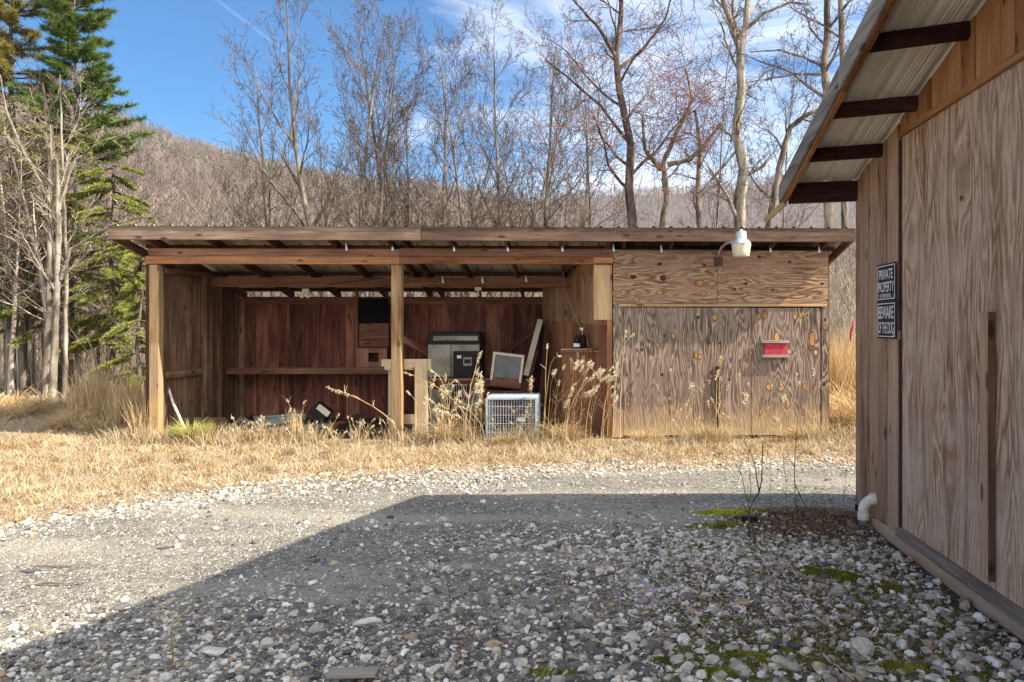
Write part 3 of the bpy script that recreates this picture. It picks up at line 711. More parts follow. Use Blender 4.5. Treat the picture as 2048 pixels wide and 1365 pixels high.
# white hardware: bulb holders on the middle beam
def bulb_holder(px, py, n, label):
    t = thing('bulb_holder', label, 'light fixture', (X(px, 11.25), 11.25, Z(py, 11.25)))
    c = Vector(t.location)
    mb = MB(); mb.box(c+Vector((0, .0, 0)), (.10, .04, .055)); mb.build('base', M['ivory'], t, bevel=.006)
    for sx in ((-1, 1) if n == 2 else (0,)):
        p = c+Vector((sx*.012, -.02, -.02)); e = c+Vector((sx*.045, -.03, -.085))
        mb = MB(); mb.tube([p, p.lerp(e, .6)], [.017, .019], 10); 
        q = p.lerp(e, .6); d = (e-p).normalized()
        mb.tube([q, q+d*.012, q+d*.03, q+d*.05, q+d*.062], [.014, .024, .030, .024, .006], 12); mb.build('bulb', M['white'], t, smooth=True)
bulb_holder(616, 582, 2, 'double bare bulb holder on the beam at the left of the shed')
bulb_holder(957, 578, 1, 'single bare bulb holder on the beam right of the middle post')
# hanging cable
mb = MB(); mb.tube([P(1125, 540, 11.0), P(1128, 575, 11.0), P(1140, 610, 10.9), P(1152, 640, 10.8), P(1166, 668, 10.7), P(1176, 694, 10.6)], .006, 5)
tag(mb.build('cable', M['greyboard']), 'thin pale cable hanging from the shed rafters over the brown bench', 'cable')
# loose wire along the middle beam
mb = MB(); mb.tube([P(655, 572, 11.26), P(690, 566, 11.26), P(725, 562, 11.26), P(770, 556, 11.26)], .005, 5)
tag(mb.build('wire', M['black']), 'black wire drooping along the middle beam', 'wire')

# ------------------------------------------------------------------ yard lamp on the front of the shed
YLm = 9.5; lc = P(1478, 487, YLm)
lamp = thing('yard_lamp', 'dusk-to-dawn yard lamp with ivory lens on a curved arm over the shed doors', 'lamp', lc)
mb = MB(); r = 20.5*YLm/F
mb.lathe(lc, [(r*.52, .155), (r*.54, .15), (r*.56, .06), (r*.6, .058), (r*.85, .035), (r*1.0, .0), (r*.99, -.006), (r*.9, -.004)], 36); mb.build('housing', M['galv'], lamp, smooth=False)
mb = MB(); mb.lathe(lc, [(.0, .158), (r*.52, .156)], 24); mb.lathe(lc, [(.0, .185), (.018, .184), (.021, .178), (.021, .156)], 16); mb.build('photocell', M['white'], lamp, smooth=True)
mb = MB(); mb.lathe(lc, [(r*.965, -.004), (r*.95, -.02), (r*.86, -.10), (r*.80, -.155), (r*.72, -.166), (r*.45, -.160), (0, -.158)], 40); mb.build('lens', M['ivory'], lamp, smooth=True)
mb = MB(); mb.tube([P(1433, 514, 9.95), P(1435, 503, 9.9), P(1440, 493, 9.82), P(1448, 486, 9.7), P(1457, 484, 9.6), P(1464, 483, 9.52)], .014, 10); mb.build('arm', M['galv'], lamp, smooth=True)
mb = MB(); mb.bb(X(1426, 9.97), X(1442, 9.97), 9.94, 9.978, Z(530, 9.96), Z(513, 9.96)); mb.build('mount', M['fascia'], lamp, bevel=.003)

# red panelled slot box on the door
t = thing('letter_box', 'small red panel box with grey boards above and below on the right door', 'box', P(1550, 713, 9.9))
mb = MB(); mb.bb(X(1522, 9.9), X(1579, 9.9), 9.925, 9.975, Z(687, 9.9), Z(681.5, 9.9)); mb.build('top_board', M['greyboard'], t, bevel=.003)
mb = MB(); mb.bb(X(1523, 9.9), X(1579, 9.9), 9.925, 9.975, Z(716.5, 9.9), Z(711, 9.9)); mb.build('bottom_board', M['greyboard'], t, bevel=.003)
mb = MB(); mb.bb(X(1529, 9.93), X(1573, 9.93), 9.945, 9.974, Z(710.9, 9.9), Z(687.1, 9.9)); mb.build('panel', M['redpaint'], t)

# ------------------------------------------------------------------ things inside the shed
# wooden stand beside the middle post
t = thing('wooden_stand', 'rough pale wooden stand of crossed boards behind the middle post', 'stand', (-2.7, 10.2, 0))
mb = MB(); mb.bb(X(767, 10.15), X(859, 10.15), 10.14, 10.18, Z(740, 10.15), Z(718.5, 10.15)); mb.build('top_rail', M['standwood'], t, bevel=.004)
mb = MB(); mb.bb(X(762, 10.25), X(800, 10.25), 10.22, 10.28, Z(733, 10.25), Z(719, 10.25)); mb.build('rear_rail', M['standwood'], t, bevel=.004)
mb = MB(); mb.bb(X(826, 10.1), X(851, 10.1), 10.10, 10.137, -.02, Z(720.5, 10.12)); mb.build('leg', M['standwood'], t, bevel=.004)
mb = MB(); mb.bb(X(775, 10.3), X(790, 10.3), 10.29, 10.33, -.02, Z(733, 10.3)); mb.build('leg', M['standwood'], t, bevel=.004)
mb = MB(); mb.bb(X(772, 10.2), X(840, 10.2), 10.184, 10.22, Z(848, 10.2), Z(829, 10.2)); mb.build('lower_rail', M['standwood'], t, bevel=.004)
# box with dark opening on the shelf
t = thing('wooden_box', 'small brown wooden box with a square dark opening on the shelf', 'box', P(742, 735, 11.9))
za, zb = Z(737.5, 11.85), Z(697, 11.9); x0, x1 = X(718, 11.9), X(778, 11.9)
mb = MB(); mb.bb(x0, X(741, 11.9), 11.9, 11.92, za, zb); mb.bb(X(762, 11.9), x1, 11.9, 11.92, za, zb); mb.bb(X(741, 11.9), X(762, 11.9), 11.9, 11.92, Z(706, 11.9), zb); mb.bb(X(741, 11.9), X(762, 11.9), 11.9, 11.92, za, Z(724, 11.9)); mb.build('front', M['redbeam'], t)
mb = MB(); mb.bb(x0, x0+.02, 11.922, 12.15, za, zb); mb.bb(x1-.02, x1, 11.922, 12.15, za, zb); mb.bb(x0, x1, 11.922, 12.15, zb+.001, zb+.018); mb.bb(x0, x1, 12.151, 12.17, za, zb); mb.build('case', M['maroon'], t)
# table carrying the cook stove
t = thing('work_table', 'low reddish-brown table under the old stove at the back of the shed', 'table', P(912, 760, 11.6))
YT = 11.5; zt = Z(757, YT)
mb = MB(); mb.bb(X(853, YT), X(985, YT), YT, YT+.7, zt-.035, zt); mb.build('tabletop', M['redbeam'], t, bevel=.004)
mb = MB(); mb.bb(X(856, YT), X(982, YT), YT+.02, YT+.05, zt-.13, zt-.036); mb.build('apron', M['maroon'], t)
for px in (860, 970):
    for yy in (YT+.06, YT+.62):
        mb = MB(); x = X(px, YT); mb.bb(x-.035, x+.035, yy, yy+.07, 0, zt-.036); mb.build('leg', M['maroon'], t)
t = thing('stove', 'old black kitchen stove with steel front standing on the table', 'stove', (X(910, 11.6), 11.7, zt))
x0, x1 = X(857, 11.6), X(962, 11.6); zz0, zz1 = zt+.001, Z(664, 11.6)
mb = MB(); mb.bb(x0, x1, 11.62, 12.1, zz0, zz1); mb.build('body', M['gloss'], t, bevel=.012)
mb = MB(); xm = X(904, 11.6); mb.bb(x0+.008, xm-.006, 11.60, 11.619, zz0+.015, Z(689.5, 11.6)); mb.build('door', M['steel'], t, bevel=.004)
mb = MB(); mb.bb(xm+.002, x1-.01, 11.60, 11.619, zz0+.015, Z(689.5, 11.6)); mb.build('door', M['steel'], t, bevel=.004)
mb = MB(); mb.bb(X(868, 11.6), X(958, 11.6), 11.602, 11.619, Z(682, 11.6), Z(672, 11.6)); mb.build('control_panel', M['steel'], t, bevel=.006)
t = thing('black_case', 'square black case with a white tag leaning on the stove front', 'case', (X(935, 11.45), 11.53, zt))
x0, x1 = X(908, 11.5), X(962, 11.5)
mb = MB(); mb.bb(x0, x1, 11.505, 11.59, zt+.002, Z(703, 11.5)); mb.build('shell', M['black'], t, bevel=.008)
mb = MB(); mb.bb(X(915.5, 11.5), X(924, 11.5), 11.500, 11.504, Z(717, 11.5), Z(711, 11.5)); mb.build('tag', M['signwhite'], t)
mb = MB(); mb.bb(X(928, 11.5), X(945, 11.5), 11.500, 11.504, Z(732, 11.5), Z(715, 11.5)); mb.build('photo_panel', M['greyboard'], t)
mb = MB(); mb.bb(X(930, 11.5), X(943, 11.5), 11.497, 11.499, Z(727, 11.5), Z(719, 11.5)); mb.build('picture', M['signblack'], t)
# oven racks and panels under the table
def rack(px0, px1, py0, py1, y, n, label):
    mb = MB(); a = X(px0, y); b = X(px1, y); z1 = Z(py0, y); z0 = max(.01, Z(py1, y))
    for zz in (z0, z1): mb.tube([(a, y, zz), (b, y+.02, zz)], .006, 6)
    for i in range(n):
        x = a+(b-a)*i/(n-1); mb.tube([(x, y, z0), (x, y+.0, z1)], .004, 5)
    tag(mb.build('wire_rack', M['galv']), label, 'rack')
rack(886, 934, 770, 850, 11.42, 11, 'upright wire oven rack leaning under the table')
mb = MB(); mb.box(P(872, 815, 11.5)+Vector((0, 0, 0)), (.16, .02, .55)); tag(mb.build('metal_panel', M['steel'], bevel=.004), 'dull metal panel standing under the left of the table', 'panel')
mb = MB(); mb.box(P(950, 812, 11.5), (.15, .02, .5)); tag(mb.build('metal_panel', M['greypl'], bevel=.004), 'dark grey panel standing under the right of the table', 'panel')
# cream-framed cabinet, tilted
t = thing('old_television', 'tilted old television cabinet with a cream frame and dusty screen', 'television', P(1012, 785, 11.2))
Rt = Matrix.Rotation(math.radians(7), 3, 'Y'); c = P(1014, 742, 11.2); w, h = .47, .52
def TB(name, cx, cz, sx, sz, yy, dy, m, bv=.003):
    mb = MB(); mb.box(c+Rt@Vector((cx, yy, cz)), (sx, dy, sz), Rt); return mb.build(name, m, t, bevel=bv)
TB('cabinet', 0, 0, w, h, .19, .34, M['redbeam'])
TB('screen', 0, .06, w-.08, h-.17, .012, .015, M['greypl'])
mb = MB()
for (cx, cz, sx, sz) in ((0, h/2-.02, w, .04), (-w/2+.02, .04, .038, h-.12), (w/2-.02, .04, .038, h-.12)): mb.box(c+Rt@Vector((cx, 0, cz)), (sx, .03, sz), Rt)
mb.build('frame', M['cream'], t, bevel=.004)
TB('lower_panel', 0, -.20, w-.01, .1, .004, .012, M['redbeam'])
# crate carrying the television
t = thing('low_crate', 'dark low wooden crate under the tilted television cabinet', 'crate', (X(1010, 11.2), 11.4, 0))
ztv = c.z-.30
mb = MB()
for i in range(3): mb.bb(X(975, 11.2), X(1050, 11.2), 11.19, 11.21, .02+i*ztv/3, ztv/3*(i+1)-.03)
mb.build('front_slats', M['maroon'], t)
mb = MB(); mb.bb(X(975, 11.2), X(1050, 11.2), 11.21, 11.6, ztv-.02, ztv); mb.build('top', M['maroon'], t)
for px in (977, 1048):
    for yy in (11.215, 11.56): mb = MB(); mb.bb(X(px, 11.2)-.02, X(px, 11.2)+.02, yy, yy+.035, 0, ztv-.021); mb.build('leg', M['maroon'], t)
# leaning boards
def lean(px0, py0, y0, px1, py1, y1, w, th, m, label, nm='leaning_board'):
    mb = MB(); mb.bar(P(px0, py0, y0), P(px1, py1, y1), w, th, (0, -1, .1)); o = mb.build(nm, M[m], bevel=.003); tag(o, label, 'board', 'boards leaning in the right corner of the shed'); return o
lean(1083, 640, 11.9, 1052, 752, 11.35, .085, .03, 'cream', 'pale board leaning in the right corner of the shed, lightest of the leaning boards')
lean(1090, 650, 11.98, 1064, 830, 11.45, .05, .03, 'rdark', 'dark narrow board leaning just right of the pale leaning board')
lean(1096, 662, 11.95, 1080, 850, 11.4, .09, .03, 'rafter', 'wide dark board leaning against the slanting partition, rightmost of the leaning boards')
lean(1070, 700, 11.7, 1030, 860, 11.1, .13, .03, 'rafter', 'dark board leaning low behind the television cabinet')
# brown bench box on the right
t = thing('work_bench', 'tall brown plywood work bench at the right of the open bay', 'bench', (X(1165, 10.5), 10.6, 0))
yb = 10.35; zb_ = Z(701, yb)
mb = MB(); mb.bb(X(1118, yb), X(1208, yb), yb-.02, yb+.75, zb_-.03, zb_); mb.build('top', M['redbeam'], t, bevel=.004)
mb = MB(); mb.bb(X(1122, yb), X(1208, yb), yb, yb+.02, 0, zb_-.031); mb.build('front_panel', M['benchwood'], t)
mb = MB(); mb.bb(X(1120, yb), X(1120, yb)+.02, yb+.021, yb+.7, 0, zb_-.031); mb.build('side_panel', M['benchwood'], t)
for (px, a, b, w) in ((1137, 716, 748, 7), (1160, 712, 752, 7), (1150, 704, 728, 5), (1183, 740, 790, 6)):
    mb = MB(); x = X(px, yb); mb.bb(x, x+w/145, yb-.024, yb-.002, Z(b, yb), Z(a, yb)); mb.build('batten', M['sidewall'], t, bevel=.002)
mb = MB()
for (a, b, cc, d) in ((1119, 1132, 1140, 1128), (1140, 1152, 1160, 1150), (1160, 1172, 1182, 1170)):
    x0, x1, x2 = X(a, yb), X(b+8, yb), X(cc+2, yb)
    mb.hexa([(x0, yb-.05, zb_+.002), (x1, yb-.05, zb_-.0+.002), (x1+.08, yb+.3, zb_+.002), (x0+.08, yb+.3, zb_+.002)], [(x0, yb-.05, zb_+.02), (x1, yb-.05, zb_+.02), (x1+.08, yb+.3, zb_+.02), (x0+.08, yb+.3, zb_+.02)])
mb.build('loose_slats', M['sidewall'], t)
bc = (X(1151, 10.5), 10.5, zb_+.021)
t = thing('bottle', 'dark round bottle with a white label on the work bench', 'bottle', bc)
mb = MB(); mb.lathe(bc, [(0, 0), (.044, 0), (.048, .01), (.048, .10), (.045, .13), (.02, .165), (.017, .2), (0, .2)], 24); mb.build('glass', M['black'], t, smooth=True)
mb = MB(); mb.lathe(bc, [(.0492, .02), (.0492, .07)], 24); mb.build('paper_label', M['signwhite'], t, smooth=True)
t = thing('spray_bottle', 'black spray bottle standing behind the round bottle on the work bench', 'bottle', (X(1163, 10.7), 10.62, zb_+.021)); bc = Vector(t.location)
mb = MB(); mb.lathe(bc, [(0, 0), (.05, 0), (.055, .02), (.055, .14), (.04, .19), (.018, .215), (.018, .25), (0, .25)], 20); mb.build('body', M['black'], t, smooth=True)
mb = MB(); mb.box(bc+Vector((-.01, -.03, .272)), (.05, .10, .04)); mb.box(bc+Vector((.0, -.055, .225)), (.014, .02, .07)); mb.build('trigger', M['white'], t, bevel=.004)
mb = MB(); mb.box((X(1163, 11.2), 11.0, zb_+.20), (.12, .02, .12), None)
# pale plastic pole
mb = MB(); mb.tube([P(329, 724, 10.35), P(340, 765, 10.3), P(352, 805, 10.2), P(368, 842, 10.08), P(374, 856, 10.02)], .017, 10)
tag(mb.build('plastic_pipe', M['white'], smooth=True), 'bent pale plastic pipe leaning inside the left post', 'pipe')
mb = MB(); mb.bb(X(326, 10.5), X(456, 10.5), 10.5, 10.53, -.02, Z(834, 10.5)); tag(mb.build('board', M['brownwall'], bevel=.003), 'wide brown board standing on edge at the foot of the left wall', 'board')
# scrap lumber
def scrap(px0, py0, y0, px1, py1, y1, w, th, m, label, tilt=0.):
    mb = MB(); mb.bar(P(px0, py0, y0), P(px1, py1, y1), w, th, (0, -math.sin(tilt), math.cos(tilt))); tag(mb.build('scrap_board', M[m], bevel=.003), label, 'board', 'scrap boards piled in the shed')
scrap(448, 864, 10.35, 492, 838, 11.1, .09, .04, 'greenboard', 'grey-green board pointing at the viewer, leftmost of the scrap pile', .5)
scrap(462, 868, 10.3, 508, 845, 11.0, .09, .04, 'greenboard', 'grey-green board pointing at the viewer, second from the left of the scrap pile', .5)
scrap(478, 866, 10.4, 530, 852, 10.9, .08, .03, 'greyboard', 'grey stick lying low between the scrap boards')
scrap(512, 848, 10.5, 612, 832, 10.9, .10, .075, 'greenboard', 'thick pale green post on top of the scrap pile', .1)
scrap(512, 836, 10.75, 600, 829, 11.0, .09, .05, 'greenboard', 'pale green board at the back of the scrap pile')
scrap(520, 862, 10.35, 620, 852, 10.6, .12, .03, 'greenboard', 'flat grey-green board at the front of the scrap pile')
scrap(535, 857, 10.55, 640, 848, 10.8, .10, .03, 'greyboard', 'weathered grey board in the middle of the scrap pile')
scrap(560, 866, 10.25, 470, 872, 10.2, .07, .03, 'greenboard', 'short green-grey board lying in the grass before the scrap pile')
scrap(590, 838, 10.9, 612, 830, 11.1, .07, .04, 'greyboard', 'short end of pale board at the right of the scrap pile')
scrap(592, 862, 10.5, 655, 846, 10.8, .3, .015, 'greypl', 'flat grey sheet lying right of the scrap pile')
scrap(655, 852, 10.6, 690, 843, 10.9, .10, .02, 'rust', 'rusty reddish board lying right of the scrap pile')
scrap(688, 838, 10.9, 728, 832, 11.0, .12, .06, 'rafter', 'dark block of timber far right of the scrap pile')
t = thing('cardboard_box', 'tipped dark box with one cream side among the scrap', 'box', P(645, 845, 10.9))
Rb = Matrix.Rotation(math.radians(38), 3, 'Y'); c = P(645, 828, 10.9)+Vector((0, 0, .03))
mb = MB(); mb.box(c, (.24, .2, .2), Rb); mb.build('body', M['black'], t, bevel=.004)
mb = MB(); mb.box(c+Rb@Vector((.03, -.102, .07)), (.2, .004, .085), Rb); mb.build('cream_side', M['cream'], t)

# wire dog crate
ct = thing('dog_crate', 'pale blue wire dog crate standing in the grass before the shed', 'dog crate', (-1.24, 10.0, 0))
cx0, cx1, cy0, cy1, cz1 = -1.565, -.93, 9.7, 10.35, .575
def wires(name, lst, r, bevel=0):
    mb = MB()
    for a, b in lst: mb.tube([a, b], r, 5)
    return mb.build(name, M['crate'], ct)
nx = 15
def panel(nm, f, nu, nv):
    l = []
    for i in range(nu+1): u = i/nu; l.append((f(u, 0), f(u, 1)))
    for j in range(nv+1): v = j/nv; l.append((f(0, v), f(1, v)))
    wires(nm, l, .0034)
panel('front_panel', lambda u, v: (cx0+(cx1-cx0)*u, cy0, .02+(cz1-.02)*v), 18, 5)
panel('back_panel', lambda u, v: (cx0+(cx1-cx0)*u, cy1, .02+(cz1-.02)*v), 18, 5)
panel('side_panel', lambda u, v: (cx0, cy0+(cy1-cy0)*u, .02+(cz1-.02)*v), 12, 5)
panel('side_panel', lambda u, v: (cx1, cy0+(cy1-cy0)*u, .02+(cz1-.02)*v), 12, 5)
mb = MB()
for i in range(7):
    a = cx0+(cx1-cx0)*i/7; b = cx0+(cx1-cx0)*(i+1)/7
    mb.bb(a+.004, b-.004, cy0+.005, cy1-.005, cz1+.002, cz1+.008)
for i in range(8): a = cx0+(cx1-cx0)*i/7; mb.tube([(a, cy0, cz1+.009), (a, cy1, cz1+.009)], .004, 5)
mb.build('roof_panel', M['crate'], ct)
mb = MB()
for x, y in ((cx0, cy0), (cx1, cy0), (cx0, cy1), (cx1, cy1)): mb.bb(x-.014, x+.014, y-.014, y+.014, 0, cz1)
for y in (cy0, cy1): mb.bb(cx0+.013, cx1-.013, y-.009, y+.009, cz1-.02, cz1-.001)
for x in (cx0, cx1): mb.bb(x-.009, x+.009, cy0+.013, cy1-.013, cz1-.021, cz1-.002)
mb.build('frame', M['crate'], ct)
mb = MB(); mb.box(((cx0+cx1)/2+.12, cy0-.008, .30), (.11, .01, .05)); mb.build('latch', M['galv'], ct)

# the shed and what it holds stand turned a little towards the sun
def turn(obs, ang, cx, cy):
    for o in obs:
        if o.parent is None:
            x, y = o.location.x-cx, o.location.y-cy; c, s_ = math.cos(ang), math.sin(ang); cx0_ = cx+.03
            o.location.x = cx0_+x*c-y*s_; o.location.y = cy+x*s_+y*c; o.rotation_euler.z += ang
turn(set(bpy.data.objects)-_before, math.radians(1.5), -1.5, 10.0)
# ------------------------------------------------------------------ workshop on the right
XW = 2.03; YC = 6.09
bld = thing('workshop', 'pinkish plywood-sided workshop with a white metal overhanging roof', 'building', (XW+2, 2.5, 0))
def ru(y): return 2.655+.275*(YC-y) if y > 0 else 2.655+.275*(YC)+.275*y   # underside of roof sheet at the wall
# corner boards and siding: y positions from their edges in the photograph
ed = [1711, 1722, 1739, 1757, 1774, 1797]
mb = MB()
for i in range(len(ed)-1):
    ya = XW*F/(ed[i]-VX); yb_ = XW*F/(ed[i+1]-VX); o = [.0, .012, .004, .010, .0][i]
    b = [(XW-o, yb_+.004, .06), (XW+.03, yb_+.004, .06), (XW+.03, ya-.004, .06), (XW-o, ya-.004, .06)]
    mb.hexa(b, [(p[0], p[1], ru(p[1])+.0) for p in b])
mb.build('side_boards', M['rboard'], bld, bevel=.003)
yD = XW*F/(1806-VX)
mb = MB(); ya = XW*F/(1797-VX); mb.bb(XW-.002, XW+.02, yD+.004, ya-.004, .10, 2.78); mb.build('door_gap_strip', M['rdark'], bld)
# big plywood doors (grid mesh so that its grain can wander)
def ply_side(name, y0, y1, z0, z1, x, mat, knots=()):
    sp = .03; n1 = int((y1-y0)/sp); n2 = int((z1-z0)/sp); ys = np.linspace(y0, y1, n1+1); zs = np.linspace(z0, z1, n2+1)
    yy, zz = np.meshgrid(ys, zs); o = random.uniform(0, 40); ac = yy.copy()
    for (ky, kz, s) in knots:
        da = zz-kz; dc = yy-ky; ac = ac-np.sign(dc)*np.minimum(np.abs(dc), s)*np.exp(-((da/(s*4))**2+(dc/(s*1.8))**2))*.95
    V = np.stack([np.full_like(yy, x), yy, zz], -1).reshape(-1, 3); G = np.stack([zz+o, ac+o*.7, 0*zz], -1).reshape(-1, 3)
    w = n1+1; i = np.arange(n1*n2); b = (i//n1)*w+i % n1
    mb = MB(); mb.add(V, np.stack([b, b+w, b+w+1, b+1], 1), None, G, .5); mb.bb(x+.0006, x+.02, y0, y1, z0, z1)
    return mb.build(name, mat, bld)
ply_side('door', 3.97, yD, .125, 2.785, XW-.004, M['plylight'], [(4.95, 2.0, .09), (4.4, .7, .10), (4.6, 1.2, .08), (4.25, 2.3, .1)])
ply_side('door', 2.75, 3.966, .125, 2.785, XW-.002, M['plylight'], [(3.5, 1.4, .1), (3.4, .4, .1), (3.2, 2.1, .1)])
ply_side('wall_sheet', -1.8, 2.746, .125, 2.785, XW-.003, M['plylight'])
yh = 3.89
mb = MB(); mb.bb(XW-.043, XW-.005, yh, yh+.085, .17, 1.57); mb.bb(XW-.046, XW-.0425, yh+.001, yh+.084, .171, 1.569, mi=1); mb.build('door_batten', [M['brownwall'], M['rboard']], bld)
mb = MB(); yt = XW*F/(1803-VX); mb.bb(XW-.03, XW-.004, -1.8, yD+.03, 2.787, 2.83); mb.build('head_trim', M['rgable'], bld, bevel=.003)
mb = MB(); y = -1.8
while y < yD:
    w = min(random.uniform(.10, .17), yD+.03-y); b = [(XW-random.uniform(0, .01), y+.003, 2.832)]
    x0 = b[0][0]; b = [(x0, y+.003, 2.832), (XW+.02, y+.003, 2.832), (XW+.02, y+w-.003, 2.832), (x0, y+w-.003, 2.832)]
    if ru(y+w) > 2.86: mb.hexa(b, [(p[0], p[1], ru(p[1])) for p in b])
    y += w
mb.build('gable_boards', M['rgable'], bld, bevel=.003)
# sill and skirting
mb = MB(); mb.bb(XW-.045, XW+.01, -1.8, yD+.02, .066, .12); mb.build('sill', M['sill'], bld, bevel=.004)
mb = MB(); mb.bb(XW-.035, XW+.01, 3.0, 5.72, -.10, .065); mb.bb(XW-.033, XW+.01, -1.8, 2.995, -.10, .063); mb.build('skirting', M['rboard'], bld, bevel=.004)
mb = MB(); mb.bb(XW+.0, XW+.04, 5.72, YC, -.10, .059); mb.build('foundation_board', M['rdark'], bld)
mb = MB(); y = XW*F/(1802-VX); mb.bb(XW-.016, XW-.004, y-.012, y+.02, Z(680, y), Z(662, y)); mb.build('hinge', M['brass'], bld)
# far end wall, other walls
mb = MB(); mb.bb(XW+.031, XW+5, YC-.02, YC+.01, -.05, 2.62); mb.bb(XW+4.97, XW+5, -5.0, YC-.021, -.05, 2.6); mb.bb(XW+.03, XW+4.97, -5.0, -4.97, -.05, 2.6); mb.bb(XW, XW+.02, -4.97, -1.81, -.05, 2.6); mb.build('end_wall', M['rboard'], bld)
# roof: purlins across the overhang, rising towards the ridge
XF = 1.452
def purlin_pos(y): return y
pys = [6.02, 5.44, 4.84, 4.13, 3.45, 2.8, 2.15, 1.5, .85, .2]
for i, y in enumerate(pys):
    sk = [.10, .16, .2, .24, .24, .24, .24, .24, .24, .2][i]*.55; h = .088 if i else .155; th = .038
    z = ru(y)-.002; zl = z-.275*sk
    def q(x, yy, zz): return (x, yy, zz)
    xa, xb = XF+.04, XW+.06
    b = [q(xa, y+sk-.0, zl-h), q(xb, y, z-h), q(xb, y+th, z-h-.010), q(xa, y+sk+th, zl-h-.010)]
    tp = [q(xa, y+sk, zl), q(xb, y, z), q(xb, y+th, z-.010), q(xa, y+sk+th, zl-.010)]
    mb = MB(); mb.hexa(b, tp); mb.build('purlin', M['rdark'], bld, bevel=.003)
# metal sheet in two slopes
YE = YC+.10
ms = ribbed(XF-.012, XW+5.3, .0, YE, lambda y: ru(y)+.002, .2286, .02, .03, minor=.005)
ms.build('roof', M['roofmetal2'], bld)
ms = ribbed(XF-.012, XW+5.3, -6.2, -.001, lambda y: 2.657+.275*YC+.275*y, .2286, .02, .03, minor=.005)
ms.build('roof', M['roofmetal2'], bld)
# rake boards: weathered outer board and brown inner one
def rakeb(x0, x1, dz0, dz1, m, yend=YE-.02):
    mb = MB(); sections = [yend, 4.6, 2.7, .003]
    for a, b_ in zip(sections[:-1], sections[1:]):
        bt = [(x0, b_+.002, ru(b_)+dz0), (x1, b_+.002, ru(b_)+dz0), (x1, a, ru(a)+dz0), (x0, a, ru(a)+dz0)]
        mb.hexa(bt, [(p[0], p[1], p[2]+dz1-dz0) for p in bt])
    mb.build('rake_board', M[m], bld, bevel=.003)
rakeb(XF-.022, XF-.001, -.125, .022, 'greyboard'); rakeb(XF, XF+.036, -.135, -.004, 'rgable')
mb = MB(); mb.bar((XF+.02, YE-.05, ru(YE)-.12), (XF-.13, YE+.02, ru(YE)-.26), .03, .04); mb.build('broken_trim', M['post'], bld)

# ---- signs
def text_mesh(s, w, h, mat, parent, cy, cz, name='lettering', x=XW-.0225):
    cu = bpy.data.curves.new('t', 'FONT'); cu.body = s; cu.align_x = 'CENTER'; cu.offset = .010; cu.extrude = .0; cu.space_character = .95
    ob = bpy.data.objects.new('t', cu); COL.objects.link(ob); bpy.context.view_layer.update()
    me = bpy.data.meshes.new_from_object(ob); bpy.data.objects.remove(ob)
    n = len(me.vertices); co = np.zeros(n*3, np.float32); me.vertices.foreach_get('co', co); co = co.reshape(-1, 3)
    mn, mx = co.min(0), co.max(0); off = np.array(parent['_o'])
    u = (co[:, 0]-(mn[0]+mx[0])/2)/(mx[0]-mn[0])*w; v = (co[:, 1]-(mn[1]+mx[1])/2)/(mx[1]-mn[1])*h
    new = np.stack([np.full(n, x), cy-u, cz+v], 1)-off
    me.vertices.foreach_set('co', new.astype(np.float32).ravel()); me.update()
    me.materials.clear(); me.materials.append(mat); me.name = name
    o = bpy.data.objects.new(name, me); COL.objects.link(o); o.parent = parent; return o
def sign(name, label, y0, y1, z0, z1, rows, cornermark):
    t = thing(name, label, 'sign', (XW-.018, (y0+y1)/2, z0))
    mb = MB(); mb.bb(XW-.019, XW-.0165, y0, y1, z0, z1); mb.build('plate', M['signblack'], t)
    mb = MB(); b = .012; wd = .006; xx = XW-.0205
    mb.bb(xx-.0008, xx+.001, y0+b, y1-b, z1-b-wd, z1-b); mb.bb(xx-.0008, xx+.001, y0+b, y1-b, z0+b, z0+b+wd)
    mb.bb(xx-.0008, xx+.001, y0+b, y0+b+wd, z0+b+wd+.0005, z1-b-wd-.0005); mb.bb(xx-.0008, xx+.001, y1-b-wd, y1-b, z0+b+wd+.0005, z1-b-wd-.0005); mb.build('border', M['signwhite'], t)
    for s, a, c_, wf in rows:
        H = (c_-a)*(z1-z0); text_mesh(s, (y1-y0)*wf, H*.92, M['signwhite'], t, (y0+y1)/2+(.01 if wf < .7 else 0), z1-(a+c_)/2*(z1-z0))
    mb = MB(); mb.bb(xx-.001, xx+.0005, y0+.02, y0+.045, z0+.02, z0+.045); mb.build('corner_mark', M['greyboard'], t)
sign('property_sign', 'black and white private property no trespassing sign on the workshop wall', 5.19, 5.54, 1.678, 1.945, [('PRIVATE', .14, .43, .74), ('PROPERTY', .47, .77, .86), ('NO TRESPASSING', .80, .91, .62)], True)
sign('warning_sign', 'black and white beware of the dog sign just under the other sign', 5.19, 5.54, 1.41, 1.674, [('BEWARE', .11, .48, .82), ('OF THE DOG', .54, .88, .84)], True)

# ---- white drain elbow
t = thing('drain_pipe', 'white plastic drain elbow coming out of the workshop wall', 'pipe', (1.93, 5.62, -.02))
cpt = None; arc = []
for i in range(9):
    a = math.radians(90*i/8); arc.append(Vector((1.935+.085*(1-math.cos(a)), 5.62-.0*math.sin(a), .115+.085*math.sin(a))))
arc = [Vector((1.935, 5.62, .07))]+arc+[Vector((2.04, 5.62, .20))]
mb = MB(); mb.tube(arc, .038, 20); mb.build('elbow', M['white'], t, smooth=True)
mb = MB(); mb.tube([(1.935, 5.62, .05), (1.935, 5.62, .098)], .043, 20); mb.build('collar', M['white'], t, smooth=False, bevel=.003)
mb = MB(); mb.tube([(1.935, 5.62, -.06), (1.935, 5.62, .049)], .035, 20); mb.build('standpipe', M['greypl'], t)
mb = MB(); mb.tube([(1.99, 5.62, .2), (2.02, 5.62, .2)], .048, 20); mb.build('collar', M['white'], t)

